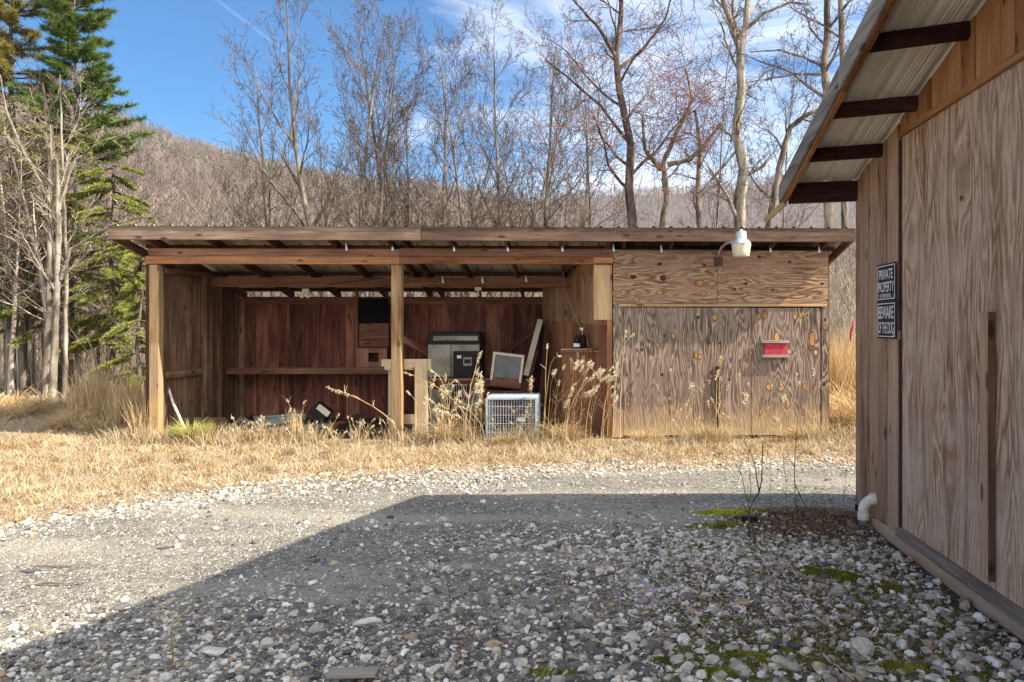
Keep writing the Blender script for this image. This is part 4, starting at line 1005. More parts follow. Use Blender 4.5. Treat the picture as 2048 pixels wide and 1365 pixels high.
# ------------------------------------------------------------------ gravel
def ico(sub=1):
    t = (1+5**.5)/2
    v = [(-1, t, 0), (1, t, 0), (-1, -t, 0), (1, -t, 0), (0, -1, t), (0, 1, t), (0, -1, -t), (0, 1, -t), (t, 0, -1), (t, 0, 1), (-t, 0, -1), (-t, 0, 1)]
    f = [(0, 11, 5), (0, 5, 1), (0, 1, 7), (0, 7, 10), (0, 10, 11), (1, 5, 9), (5, 11, 4), (11, 10, 2), (10, 7, 6), (7, 1, 8), (3, 9, 4), (3, 4, 2), (3, 2, 6), (3, 6, 8), (3, 8, 9), (4, 9, 5), (2, 4, 11), (6, 2, 10), (8, 6, 7), (9, 8, 1)]
    v = [np.array(p)/np.linalg.norm(p) for p in v]
    for _ in range(sub):
        nf = []; cache = {}
        def mid(a, b):
            k = (min(a, b), max(a, b))
            if k not in cache:
                p = v[a]+v[b]; v.append(p/np.linalg.norm(p)); cache[k] = len(v)-1
            return cache[k]
        for a, b, c in f:
            x, y, z = mid(a, b), mid(b, c), mid(c, a); nf += [(a, x, z), (b, y, x), (c, z, y), (x, y, z)]
        f = nf
    return np.array(v), np.array(f)
IC0, IC1, IC2 = ico(0), ico(1), ico(2)
def stone_shape(base, rs, ang=.35):
    "crushed stone: a sphere cut flat by random planes"
    v, f = base; v = v.copy()
    for _ in range(9):
        n = rs.randn(3); n /= np.linalg.norm(n); h = rs.uniform(.45, .8)
        d = v@n; over = d > h; v[over] -= np.outer(d[over]-h, n)
    v += rs.randn(*v.shape)*.03
    return v, f
def scatter_stones(mb, X_, Y_, S, base, nvar=14, seed=1, flat=(.4, .75), rnd=None, sink=.35):
    rs = np.random.RandomState(seed); N = len(X_); Zg = gz(X_, Y_)
    var = rs.randint(0, nvar, N); rnd = rs.rand(N) if rnd is None else rnd
    for k in range(nvar):
        v, f = stone_shape(base, rs); idx = np.where(var == k)[0]; n = len(idx)
        if n == 0: continue
        a = rs.rand(n)*2*np.pi; sc = np.stack([rs.uniform(.8, 1.25, n), rs.uniform(.55, 1., n), rs.uniform(flat[0], flat[1], n)], 1)*S[idx][:, None]
        w = v[None]*sc[:, None, :]
        tl = rs.randn(n)*.22
        y2 = w[..., 1]*np.cos(tl)[:, None]-w[..., 2]*np.sin(tl)[:, None]; z2 = w[..., 1]*np.sin(tl)[:, None]+w[..., 2]*np.cos(tl)[:, None]
        x3 = w[..., 0]*np.cos(a)[:, None]-y2*np.sin(a)[:, None]; y3 = w[..., 0]*np.sin(a)[:, None]+y2*np.cos(a)[:, None]
        V = np.stack([x3+X_[idx][:, None], y3+Y_[idx][:, None], z2+(Zg[idx]+sc[:, 2]*(1-2*sink)*.9)[:, None]], -1)
        m = len(v); F3 = (f[None]+(np.arange(n)*m)[:, None, None]).reshape(-1, 3)
        mb.add(V.reshape(-1, 3), None, F3, None, np.repeat(rnd[idx], m))
def view_pts(n, y0, y1, seed, pxr=(-60, 2110), pw=1.):
    rs = np.random.RandomState(seed); Y = y0+(y1-y0)*rs.rand(n)**pw; px = rs.uniform(pxr[0], pxr[1], n)
    x = (px-VX)/F*Y; return x, Y, rs
def wallmask(x, y): return (x < XW-.06) | (y > 6.2)
mb = MB()
x, y, rs = view_pts(34000, 2.75, 7.4, 1, pw=1.15)
d = fbm(x, y, .9, 21); zone = np.maximum(sstep(-3.3, -2.1, x-.55*(4.2-y)*-1)*sstep(6.0, 5.2, y), .8*np.exp(-((y-grass_line(x)+.55)**2)/.16)*(x < -.8)); thin = 1-.5*sstep(-.6, .6, x)*sstep(5.2, 4.4, y); keep = (wallmask(x, y)) & (rs.rand(len(x)) < thin*np.clip(.08+zone*(.72+.75*d), .03, 1)) & (y < grass_line(x)-.1)
# compacted wheel track running from the lower left
trk = np.exp(-((y-4.6-.42*(x+2.6))**2)/.25)*(x < -1.2); keep &= rs.rand(len(x)) > trk*.85
shade_zone = sstep(-3.2, -1.6, x+.75*(6-y)*-1)
x, y = x[keep], y[keep]; big = rs.rand(len(x))
S = (.0085+.0125*rs.rand(len(x))**1.6+.013*(big > .93))*(1+.6*sstep(-1.5, .8, x)*sstep(5.4, 4.2, y))
scatter_stones(mb, x, y, S, IC1, seed=3)
print('stones', len(x))
x, y, rs = view_pts(36000, 2.8, 9.0, 5, pw=1.0)
keep = wallmask(x, y) & (y < grass_line(x)+.35*rs.rand(len(x)))
x, y = x[keep], y[keep]; S = .0038+.0048*rs.rand(len(x))
scatter_stones(mb, x, y, S, IC0, seed=8, sink=.3)
# band of larger pale stones near the workshop corner and along the grass edge
x = np.concatenate([np.random.normal(.75, .75, 1500), np.random.uniform(-5, 3, 1600)]); y = np.concatenate([np.random.normal(5.05, .38, 1500), np.zeros(1600)])
y[1500:] = grass_line(x[1500:])-.12+np.random.randn(1600)*.28
k = wallmask(x, y) & (y > 3); x, y = x[k], y[k]
scatter_stones(mb, x, y, .013+.02*np.random.rand(len(x))**2, IC1, seed=12, rnd=.3+.7*np.random.rand(len(x)))
tag(mb.build('gravel', M['stones'], origin=(0, 5, 0)), 'grey crushed stone gravel covering the yard', 'gravel', kind='stuff')

# larger single rocks
rs = np.random.RandomState(77)
def rock(x, y, s, dark, label, group, k):
    mb = MB(); v, f = stone_shape(IC2, rs); sc = np.array([rs.uniform(.95, 1.3), rs.uniform(.6, .95), rs.uniform(.45, .7) if not dark else rs.uniform(.22, .35)])*s
    a = rs.rand()*6.28; w = v*sc; c, sn = math.cos(a), math.sin(a)
    V = np.stack([w[:, 0]*c-w[:, 1]*sn+x, w[:, 0]*sn+w[:, 1]*c+y, w[:, 2]+float(gz(x, y))+sc[2]*.35], 1)
    mb.add(V, None, f, None, rs.rand()); o = mb.build('rock', M['slate'] if dark else M['rock'])
    tag(o, label, 'rock', group)
named = [(736, 1243, .062, 0, 'big pale rounded rock in the left half of the shaded gravel'), (428, 1298, .055, 0, 'grey-white rock near the lower left of the shade'), (530, 1283, .05, 0, 'pale flat-sided rock at the lower left, right of another grey-white rock'),
         (355, 1082, .03, 0, 'small white rock lying alone in the sunlit gravel'), (1262, 1268, .05, 0, 'chunky pale rock at the front just left of the white stain'), (1545, 1108, .045, 0, 'squarish pale rock below the saplings'), (1675, 1105, .055, 0, 'large pale block of rock just under the leaf litter by the drain pipe'),
         (1722, 1293, .07, 0, 'large pale rock lying near the foot of the workshop wall'), (1480, 1330, .06, 0, 'broad pale rock at the bottom edge of the picture'), (1850, 1180, .05, 0, 'rock against the workshop skirting below the door edge'), (1640, 1330, .055, 0, 'pale rock at the bottom right beside dark litter'),
         (690, 1292, .05, 1, 'dark slate lump left of the bright rocks at the bottom'), (967, 1170, .035, 1, 'dark flat stone in the middle of the shaded gravel'), (1060, 1167, .03, 1, 'small black oval stone in the centre of the shaded gravel'), (765, 1166, .032, 1, 'dark oval stone above the big pale rounded rock'),
         (330, 1085, .05, 1, 'dark slate in the sunlit gravel beside a small white rock'), (62, 1132, .05, 1, 'dark slate at the far left of the sunlit gravel'), (240, 1200, .05, 1, 'dark slate at the edge of the sunlit track'), (1300, 1115, .03, 1, 'dark stone at the right of the bare gravel patch'), (860, 1322, .045, 1, 'dark stone at the bottom left of centre')]
for i, (px, py, s, dk, lb) in enumerate(named):
    Y = CAMZ*F/(py-VY+8); rock(X(px, Y), Y, s, dk, lb, None, i)
cnt = 0
while cnt < 110:
    Y = rs.uniform(3.0, 5.8); px = rs.uniform(180, 1960); x = X(px, Y)
    if x > XW-.15 or (x < -1.8 and rs.rand() < .75): continue
    dk = rs.rand() < .22
    rock(x, Y, rs.uniform(.022, .04)*(1.2 if Y < 4 else 1), dk, 'dark flat stone among the shaded gravel' if dk else 'fist-sized pale stone among the shaded gravel', 'dark stones in the gravel' if dk else 'pale stones in the gravel', cnt); cnt += 1

# ------------------------------------------------------------------ grass
def blades(mb, x, y, z, h, w, lean, rs, droop=.35, rnd=None):
    n = len(x); a = rs.rand(n)*2*np.pi; b = rs.rand(n)*2*np.pi
    dx, dy = np.cos(a)*lean, np.sin(a)*lean
    sx, sy = np.cos(b)*w*.5, np.sin(b)*w*.5
    P0 = np.stack([x, y, z], 1); D = np.stack([dx, dy, np.sqrt(np.clip(1-lean**2, .02, 1))], 1)
    P1 = P0+D*h[:, None]*.55; D2 = D.copy(); D2[:, :2] *= 1.6; D2[:, 2] -= droop*rs.rand(n); P2 = P1+D2*h[:, None]*.45
    S = np.stack([sx, sy, np.zeros(n)], 1)
    V = np.stack([P0-S, P0+S, P1+S*.8, P1-S*.8, P2], 1).reshape(-1, 3); i = np.arange(n)*5
    mb.add(V, np.stack([i, i+1, i+2, i+3], 1), np.stack([i+3, i+2, i+4], 1), None, np.repeat(rs.rand(n) if rnd is None else rnd, 5))
rs = np.random.RandomState(31)
mb = MB(); x, y, r_ = view_pts(210000, 4.6, 11.0, 41, pxr=(-80, 1760))
den = sstep(-.35, .6, y-grass_line(x)+.55*fbm(x, y, 1.1, 9)+.2*fbm(x, y, 4, 14)); den *= np.clip(.62+1.0*fbm(x, y, 2.2, 15), .06, 1)
ins = (y > 9.93) & (x > -6.05) & (x < 3.0); k = (r_.rand(len(x)) < den) & (~ins) & ((x < 1.9) | (y > 6.3))
x, y = x[k], y[k]; n = len(x); h = (.02+.05*rs.rand(n)+.07*rs.rand(n)**6)*(1+.9*fbm(x, y, 1.5, 16)); L = np.clip(.45+.5*rs.rand(n), 0, .97)
blades(mb, x, y, gz(x, y), h, .0035+.003*rs.rand(n), L, rs); print('grass', n)
cn = 900; cx_ = rs.uniform(-8, 3.5, cn); cy_ = grass_line(cx_)+.25+rs.rand(cn)**.8*(9.75-grass_line(cx_)); k = (cy_ < 9.8) & ((cx_ < 1.8) | (cy_ > 6.4)); cx_, cy_ = cx_[k], cy_[k]
q = np.repeat(np.arange(len(cx_)), 34); rr = .02+.05*rs.rand(len(cx_)); x = cx_[q]+rs.randn(len(q))*rr[q]; y = cy_[q]+rs.randn(len(q))*rr[q]; hh = (.05+.10*rs.rand(len(cx_))**1.5)[q]
blades(mb, x, y, gz(x, y), hh*(.5+rs.rand(len(q))), .004+.003*rs.rand(len(q)), .15+.7*rs.rand(len(q)), rs, .6, np.clip((rs.rand(len(cx_)))[q]+.15*rs.randn(len(q)), 0, 1))
# thicker fringe along the front of the shed
x = rs.uniform(-6.4, 3.6, 24000); y = 9.83-np.abs(rs.randn(24000))*.2; h = .04+.30*rs.rand(24000)**2.6
k = fbm(x, y*.3, 1.8, 33) > -.25; x, y, h = x[k], y[k], h[k]
blades(mb, x, y, gz(x, y), h, .0045+.003*rs.rand(len(x)), .1+.6*rs.rand(len(x)), rs)
tag(mb.build('dry_grass', M['straw'], origin=(-1, 8, 0)), 'short dead straw-coloured grass in front of the shed', 'grass', kind='stuff')
# tall straw: left of the shed and right of it
def tallgrass(name, label, cx, cy, rx, ry, n, h0, h1, lean=.35, mat='strawtall', w=.006, droop=.5, group=None, seed=3, clump=False):
    rs = np.random.RandomState(seed); mb = MB(); r = np.sqrt(rs.rand(n)); a = rs.rand(n)*2*np.pi; sub = None
    if 'mound' in name:
        m = 22; sa = rs.rand(m)*6.28; sr = np.sqrt(rs.rand(m)); sub = rs.randint(0, m, n); scx = (rx*sr*np.cos(sa))[sub]; scy = (ry*sr*np.sin(sa))[sub]; rx = ry = .2; hk = (.5+.8*rs.rand(m))[sub]
    x = cx+rx*r*np.cos(a); y = cy+ry*r*np.sin(a); h = h0+(h1-h0)*rs.rand(n)*(1-.5*r)
    ln = np.clip(rs.rand(n)*lean+(.45*r if clump else 0), 0, .95)
    if clump:
        dx = np.cos(a); dy = np.sin(a)
        P0 = np.stack([cx+rx*.35*r*dx, cy+ry*.35*r*dy, gz(x, y)], 1); aa = a+rs.randn(n)*.5
        D = np.stack([np.cos(aa)*ln, np.sin(aa)*ln, np.sqrt(1-ln**2)], 1)
        if sub is not None: P0[:, 0] += scx; P0[:, 1] += scy; P0[:, 2] = gz(P0[:, 0], P0[:, 1]); h = h*hk
        P1 = P0+D*h[:, None]*.5; D2 = D+np.stack([np.cos(aa)*.5, np.sin(aa)*.5, -.55*np.ones(n)], 1)*(.4+rs.rand(n))[:, None]; P2 = P1+D2*h[:, None]*.45
        D3 = D2+np.array([0, 0, -.6])*(rs.rand(n)*droop)[:, None]; P3 = P2+D3*h[:, None]*.25
        b = rs.rand(n)*6.28; S = np.stack([np.cos(b), np.sin(b), 0*b], 1)*w*.5
        V = np.stack([P0-S, P0+S, P1+S, P1-S, P2+S*.7, P2-S*.7, P3], 1).reshape(-1, 3); i = np.arange(n)*7
        mb.add(V, np.concatenate([np.stack([i, i+1, i+2, i+3], 1), np.stack([i+3, i+2, i+4, i+5], 1)]), np.stack([i+5, i+4, i+6], 1), None, np.repeat(rs.rand(n), 7))
    else: blades(mb, x, y, gz(x, y), h, w*(.6+.8*rs.rand(n)), ln, rs, droop)
    o = mb.build(name, M[mat]); tag(o, label, 'grass', group); return o
tallgrass('grass_tuft', 'yellow-green grass tuft at the foot of the left shed post', X(385, 9.75), 9.72, .30, .16, 750, .18, .46, .35, 'greengrass', .006, .6, clump=True, seed=5)
tallgrass('straw_clump', 'tall golden straw clump standing left of the shed corner', X(185, 11.2), 11.2, .28, .25, 700, .4, 1.25, .3, w=.006, clump=False, seed=7, droop=.3)
tallgrass('straw_clump', 'straw clump against the outside of the shed left wall', X(262, 10.9), 10.9, .3, .3, 600, .35, 1.3, .3, w=.006, seed=8, droop=.35)
tallgrass('straw_mound', 'low tangled straw mound between the woods and the shed', X(215, 10.8), 10.8, .9, .5, 5000, .15, .55, .8, w=.006, seed=9, droop=.8, clump=True)
tallgrass('straw_mound', 'low tangled straw mound at the left edge of the yard', X(60, 11.4), 11.4, 1.2, .6, 5000, .15, .42, .85, w=.006, seed=10, droop=.8, clump=True)
tallgrass('straw_clump', 'tall golden straw clump beyond the right end of the shed', X(1680, 12.3), 12.2, .55, .8, 4200, .8, 2.1, .35, w=.008, seed=11, droop=.6)
tallgrass('straw_mound', 'drooping straw heap at the foot of the right shed corner', X(1690, 11.0), 11.0, .45, .6, 3800, .35, .95, .6, w=.007, seed=12, clump=True)
tallgrass('straw_clump', 'tall leaning straw clump hiding the outer foot of the left shed post', X(285, 9.9), 9.95, .16, .12, 260, .3, .95, .35, w=.006, seed=27, droop=.4)
tallgrass('straw_clump', 'small upright straw clump before the scrap boards', X(588, 9.75), 9.75, .09, .06, 120, .25, .62, .18, w=.006, seed=13, droop=.15)
tallgrass('straw_clump', 'tangled straw clump at the foot of the wooden stand', X(895, 9.7), 9.7, .42, .16, 900, .16, .62, .6, w=.005, seed=14, clump=True)
tallgrass('straw_clump', 'straw clump covering the foot of the dog crate', X(1015, 9.55), 9.55, .40, .12, 1300, .06, .22, .6, w=.005, seed=15, clump=True)
tallgrass('straw_clump', 'straw clump at the foot of the brown work bench', X(1120, 9.75), 9.75, .42, .14, 800, .15, .5, .55, w=.005, seed=16, clump=True)
tallgrass('straw_clump', 'wispy straw clump before the middle of the closed doors', X(1425, 9.7), 9.7, .5, .14, 900, .1, .45, .55, w=.005, seed=17, clump=True)
tallgrass('straw_clump', 'orange straw clump before the right door', X(1600, 9.7), 9.7, .5, .14, 900, .1, .34, .55, w=.005, seed=18, clump=True)
tallgrass('straw_clump', 'straw clump in front of the left leaf of the closed doors', X(1290, 9.7), 9.7, .45, .14, 650, .08, .3, .55, w=.005, seed=19, clump=True)

# ------------------------------------------------------------------ dry weeds
wr = random.Random(91)
def weed(bx, by, tx, ty, Yb, head, label, group, arch=0., th=.0045, twigs=4, Yt=None, mats=('strawtall', 'seed')):
    p0 = P(bx, by, Yb); p0.z = float(gz(p0.x, p0.y)); p1 = P(tx, ty, Yt or Yb-wr.uniform(-.05, .15)); n = 9; pts = []
    for i in range(n):
        f = i/(n-1); p = p0.lerp(p1, f)
        if arch: p = Vector((p0.x+(p1.x-p0.x)*f**2.1, p0.y+(p1.y-p0.y)*f, p0.z+(p1.z-p0.z)*(f+arch*math.sin(math.pi*f)*.9)))
        pts.append(p+Vector((wr.uniform(-1, 1), wr.uniform(-1, 1), 0))*.006)
    t = thing('dry_weed', label, 'weed', tuple(p0), group)
    mb = MB(); mb.tube(pts, [th*(1-.55*i/(n-1)) for i in range(n)], 5)
    for k in range(twigs):
        i = wr.randint(2, n-2); q = pts[i]; d = (pts[i+1]-pts[i]).normalized(); sd = Vector((wr.choice((-1, 1))*wr.uniform(.4, 1), wr.uniform(-.5, .5), wr.uniform(.2, .9))).normalized(); L = wr.uniform(.05, .14)
        e = q+(d*.5+sd).normalized()*L; mb.tube([q, q.lerp(e, .5)+Vector((0, 0, .008)), e], [th*.45, th*.4, th*.25], 4)
    mb.build('stem', M[mats[0]], t)
    # seed head: curled fluffy flecks hanging off one side
    mb = MB(); hl = head; L = sum((pts[i+1]-pts[i]).length for i in range(n-1)); 
    for k in range(int((22+hl*420) if th > .0031 else (5+hl*170))):
        f = 1-wr.random()*min(.9, hl/L); i = min(n-2, int(f*(n-1))); q = pts[i].lerp(pts[i+1], f*(n-1)-i)
        sz = wr.uniform(.005, .012); d = Vector((wr.uniform(-1, 1), wr.uniform(-.8, .8), wr.uniform(-.9, .6))).normalized(); e = q+d*wr.uniform(.01, .035)*(1.0 if hl > .12 else .5)
        u = d.cross(Vector((wr.random(), wr.random(), wr.random()))).normalized()*sz*.5
        g = e+Vector((wr.uniform(-1, 1), wr.uniform(-1, 1), -1))*sz*1.3
        mb.add([tuple(q), tuple(e-u), tuple(g), tuple(e+u)], [(0, 1, 2, 3)])
    mb.build('seed_head', M[mats[1]], t)
weed(802, 858, 652, 774, 9.45, .20, 'thick pale weed leaning far left across the opening with a shaggy head', None, .05, .009, 5)
weed(930, 870, 962, 705, 9.6, .13, 'weed with a bushy pale head in front of the old stove', None, .02, .006, 5)
weed(960, 872, 962, 745, 9.6, .40, 'upright knobbly weed just left of the dog crate', None, 0, .006, 3)
weed(952, 872, 955, 740, 9.62, .3, 'second upright knobbly weed left of the dog crate', None, 0, .005, 3)
weed(1065, 865, 1062, 752, 9.5, .16, 'small fir-shaped weed at the right corner of the dog crate', None, 0, .005, 8)
weed(1085, 870, 1095, 688, 9.6, .05, 'tall straight weed with a small tuft right of the dog crate', None, 0, .005, 2)
weed(1090, 872, 1122, 712, 9.55, .10, 'arching weed with a drooping pale head before the work bench', None, .35, .006, 2)
weed(1130, 870, 1210, 738, 9.5, .24, 'leaning weed with a broad shaggy head before the right post', None, .12, .007, 4)
weed(1437, 870, 1441, 712, 9.55, .07, 'tall weed with a pale tuft before the dark gap between the doors', None, .02, .006, 2)
weed(1432, 872, 1436, 740, 9.6, .12, 'shaggy weed beside the dark bar between the closed doors', None, .1, .005, 4)
weed(900, 872, 860, 740, 9.6, .10, 'leaning weed with a drooping tip right of the wooden stand', None, .25, .006, 5)
weed(945, 880, 808, 744, 9.45, .08, 'long weed leaning left across the wooden stand', None, .1, .006, 5)
weed(1120, 868, 1250, 905, 9.3, .06, 'fallen straw stalk lying in front of the work bench', None, .0, .006, 5)
for i in range(34):
    bx = wr.uniform(1095, 1215); tx = bx+wr.uniform(5, 60); ty = wr.uniform(720, 800); tx = min(tx, 1236)
    weed(bx, 872, tx, ty, wr.uniform(9.4, 9.9), wr.uniform(.05, .2), 'reddish dry weed stalk before the brown work bench', 'weeds before the work bench', wr.uniform(0, .25), .0032, 4, mats=('twigred' if i % 2 else 'strawtall', 'seed'))
for i in range(40):
    bx = wr.uniform(850, 990); tx = bx+wr.uniform(-55, 35); ty = wr.uniform(745, 830)
    weed(bx, 872, tx, ty, wr.uniform(9.4, 9.9), wr.uniform(.05, .16), 'straw-coloured dry weed between the wooden stand and the dog crate', 'weeds between the stand and the dog crate', wr.uniform(0, .3), .0032, 4)
for i in range(44):
    bx = wr.uniform(1330, 1645); tx = bx+wr.uniform(-30, 35); ty = wr.uniform(730, 840)
    weed(bx, 874, tx, ty, wr.uniform(9.35, 9.8), wr.uniform(.04, .14), 'thin dry weed growing in front of the closed plywood doors', 'weeds before the closed doors', wr.uniform(0, .2), .0026, 5)
for i in range(60):
    bx = wr.uniform(445, 800); tx = bx+wr.uniform(-22, 22); ty = wr.uniform(828, 864) if abs(bx-588) > 18 else wr.uniform(795, 830)
    weed(bx, 876, tx, ty, wr.uniform(9.4, 9.85), wr.uniform(.03, .10), 'short dry weed in the grass fringe before the scrap boards', 'short weeds before the scrap boards', wr.uniform(0, .2), .0028, 3)
for i in range(9):
    bx = wr.uniform(990, 1075); weed(bx, 878, bx+wr.uniform(-20, 20), wr.uniform(790, 850), 9.5, wr.uniform(.04, .1), 'dry weed leaning over the front of the dog crate', 'weeds over the dog crate', .1, .0028, 4)
weed(1240, 880, 1252, 660, 9.2, .10, 'tall weed with a pale leafy tuft before the left edge of the closed doors', None, .05, .0045, 3)
weed(1225, 880, 1268, 668, 9.2, .09, 'second tall weed with a pale leafy tuft before the left door edge', None, .25, .0045, 2)

# ------------------------------------------------------------------ bare saplings and sticks in the foreground
def branch(mb, pts, r0, r1, k=6): mb.tube(pts, [r0+(r1-r0)*i/(len(pts)-1) for i in range(len(pts))], k)
def sapling(label, Y, lines, mat='twig', group=None):
    base = P(lines[0][0][0], lines[0][0][1], Y); t = thing('sapling', label, 'sapling', (base.x, base.y, 0), group)
    for j, (L, r0) in enumerate([(l[:-1], l[-1]) for l in lines]):
        pts = [P(px, py, Y+(0 if j == 0 else wr.uniform(-.06, .06)*min(1, k))) for k, (px, py) in enumerate(L)]
        if j == 0: pts[0].z = -.02
        fine = []
        for a, b in zip(pts[:-1], pts[1:]):
            for q in range(3): fine.append(a.lerp(b, q/3)+Vector((wr.uniform(-1, 1), wr.uniform(-1, 1), wr.uniform(-1, 1)))*.0025*(q > 0))
        fine.append(pts[-1]); mb = MB(); branch(mb, fine, r0, max(.0012, r0*.45))
        for q in range(len(fine)-1):
            if j and wr.random() < .35:
                e = fine[q]+Vector((wr.uniform(-1, 1), wr.uniform(-1, 1), wr.uniform(.3, 1.4)))*.05; mb.tube([fine[q], e], [.0016, .0009], 4)
        mb.build('stem' if j == 0 else 'twig', M[mat], t)
sapling('dark forked bare sapling rooted at the edge of the leaf litter', 5.35, [
    [(1497, 1078), (1499, 1045), (1498, 1018), (1505, 1005), .0085], [(1505, 1005), (1518, 985), (1524, 960), (1524, 925), (1525, 890), .0065], [(1518, 985), (1514, 960), (1510, 930), (1500, 905), (1494, 890), .005],
    [(1497, 1015), (1490, 985), (1484, 955), (1472, 930), .0035], [(1499, 1010), (1502, 975), (1498, 935), (1496, 900), .003], [(1498, 1030), (1488, 1010), (1476, 997), .0025]])
sapling('thin upright bare sapling right of the forked one', 5.75, [
    [(1597, 1022), (1591, 1000), (1589, 970), .0045], [(1589, 970), (1589, 930), (1591, 895), (1594, 862), .0038], [(1591, 1000), (1600, 985), (1613, 975), .002], [(1589, 985), (1574, 990), (1560, 980), .002], [(1590, 920), (1605, 905), (1630, 890), .0018], [(1590, 940), (1582, 920), .0015]])
sapling('slender grey sapling between the two darker saplings', 5.5, [
    [(1577, 1050), (1573, 1010), (1572, 965), .003], [(1572, 965), (1568, 930), (1566, 905), .0022], [(1574, 1020), (1562, 1003), (1552, 995), .0018], [(1575, 1025), (1586, 1010), (1592, 1000), .0016], [(1572, 965), (1580, 945), .0014]])
sapling('reddish twig standing near the workshop corner', 5.9, [[(1686, 1030), (1688, 990), (1692, 950), .002], [(1692, 950), (1696, 920), .0015], [(1689, 985), (1697, 972), .0012]], 'twigred')
sapling('faint bare sapling behind the forked sapling', 6.2, [[(1541, 1018), (1539, 985), (1540, 940), .002], [(1540, 940), (1541, 905), .0014], [(1539, 995), (1530, 985), .0013], [(1540, 985), (1550, 975), .0013]], 'twigred')
t = thing('stick', 'dark straight stick leaning between the saplings', 'stick', tuple(P(1636, 1055, 5.2)))
mb = MB(); branch(mb, [P(1590, 970, 5.75), P(1604, 1000, 5.6), P(1622, 1030, 5.5), P(1640, 1060, 5.35)], .0045, .004); mb.build('wood', M['twig'], t)
mb = MB(); branch(mb, [P(1620, 1012, 5.55), P(1632, 1000, 5.6), P(1650, 990, 5.7)], .002, .0012); mb.build('twig', M['twig'], t)
sapling('thin reddish seedling in the shaded gravel left of centre', 4.0, [[(905, 1268), (903, 1220), (898, 1180), .0025], [(898, 1180), (893, 1150), .0018], [(903, 1225), (915, 1195), .0016], [(904, 1240), (890, 1215), .0015]], 'twigred')
sapling('bare branching seedling at the bottom of the shaded gravel', 3.35, [[(925, 1345), (920, 1300), (912, 1265), .0035], [(912, 1265), (900, 1225), (897, 1180), .0022], [(920, 1300), (945, 1270), (958, 1230), .002], [(918, 1290), (893, 1270), .0016], [(935, 1283), (962, 1275), .0014]], 'twigred')
sapling('tiny seedling in the sunlit gravel', 4.9, [[(272, 1165), (271, 1130), (273, 1100), .0018], [(271, 1140), (264, 1125), .001], [(272, 1130), (280, 1112), .001]], 'twigred')
for (bx, by, tx, ty, Y, lb) in ((65, 1092, 122, 965, 5.2, 'ghostly pale weed stalk leaning right at the left edge of the gravel'), (345, 1362, 336, 1225, 3.25, 'fluffy pale weed standing at the lower left of the shade')):
    weed(bx, by, tx, ty, Y, .22, lb, None, .02, .003, 8)
def ground_stick(pts, r, label, mat='twig', nm='stick', group=None):
    Q = []
    for px, py in pts:
        Y = CAMZ*F/(py-VY); p = P(px, py, Y); p.z = float(gz(p.x, p.y))+r+.006; Q.append(p)
    Y = []
    for a, b in zip(Q[:-1], Q[1:]):
        for q in range(3): Y.append(a.lerp(b, q/3)+Vector((wr.uniform(-1, 1), wr.uniform(-1, 1), wr.uniform(0, 1)))*.006)
    Y.append(Q[-1]); mb = MB(); branch(mb, Y, r, r*.6); tag(mb.build(nm, M[mat]), label, 'stick', group)
ground_stick([(52, 1171), (90, 1166), (130, 1167), (170, 1164)], .008, 'dark curved stick on the sunlit gravel at the far left')
ground_stick([(70, 1133), (130, 1132), (195, 1129)], .005, 'thin dark stick on the sunlit gravel above the curved stick')
ground_stick([(1645, 1312), (1672, 1335), (1708, 1362)], .006, 'straight pale stick at the bottom of the gravel', 'twigpale')
ground_stick([(1952, 1290), (1985, 1272), (2015, 1262)], .009, 'dark twig against the foot of the workshop wall')
ground_stick([(1470, 1275), (1500, 1290), (1545, 1293), (1570, 1300)], .005, 'curved brown stick below the white stain')
ground_stick([(1330, 1225), (1352, 1212), (1378, 1205)], .006, 'broken grey stick left of the white stain')
for i in range(46):
    px = wr.uniform(560, 1900); py = wr.uniform(1090, 1355); a = wr.uniform(-.6, .6); L = wr.uniform(14, 60)
    if X(px+L, CAMZ*F/(py-VY)) > XW-.15: continue
    ground_stick([(px, py), (px+L*.5, py+a*L*.2), (px+L, py+a*L*.5)], wr.uniform(.0018, .0045), 'thin dry twig lying on the shaded gravel', 'twig' if i % 3 else 'twigpale', 'stick', 'twigs on the shaded gravel')
mb = MB(); Y = 3.17; mb.box((X(705, Y), Y, .03), (.21, .07, .02), Matrix.Rotation(.05, 3, 'Z')); tag(mb.build('plank', M['greyboard'], bevel=.003), 'short grey plank at the bottom edge of the picture', 'plank')
mb = MB(); Y = 5.68; mb.box((X(1499, Y), Y, .035), (.12, .05, .05), Matrix.Rotation(-.06, 3, 'Z')); tag(mb.build('block', M['black'], bevel=.004), 'small black block on the moss beside the forked sapling', 'block')

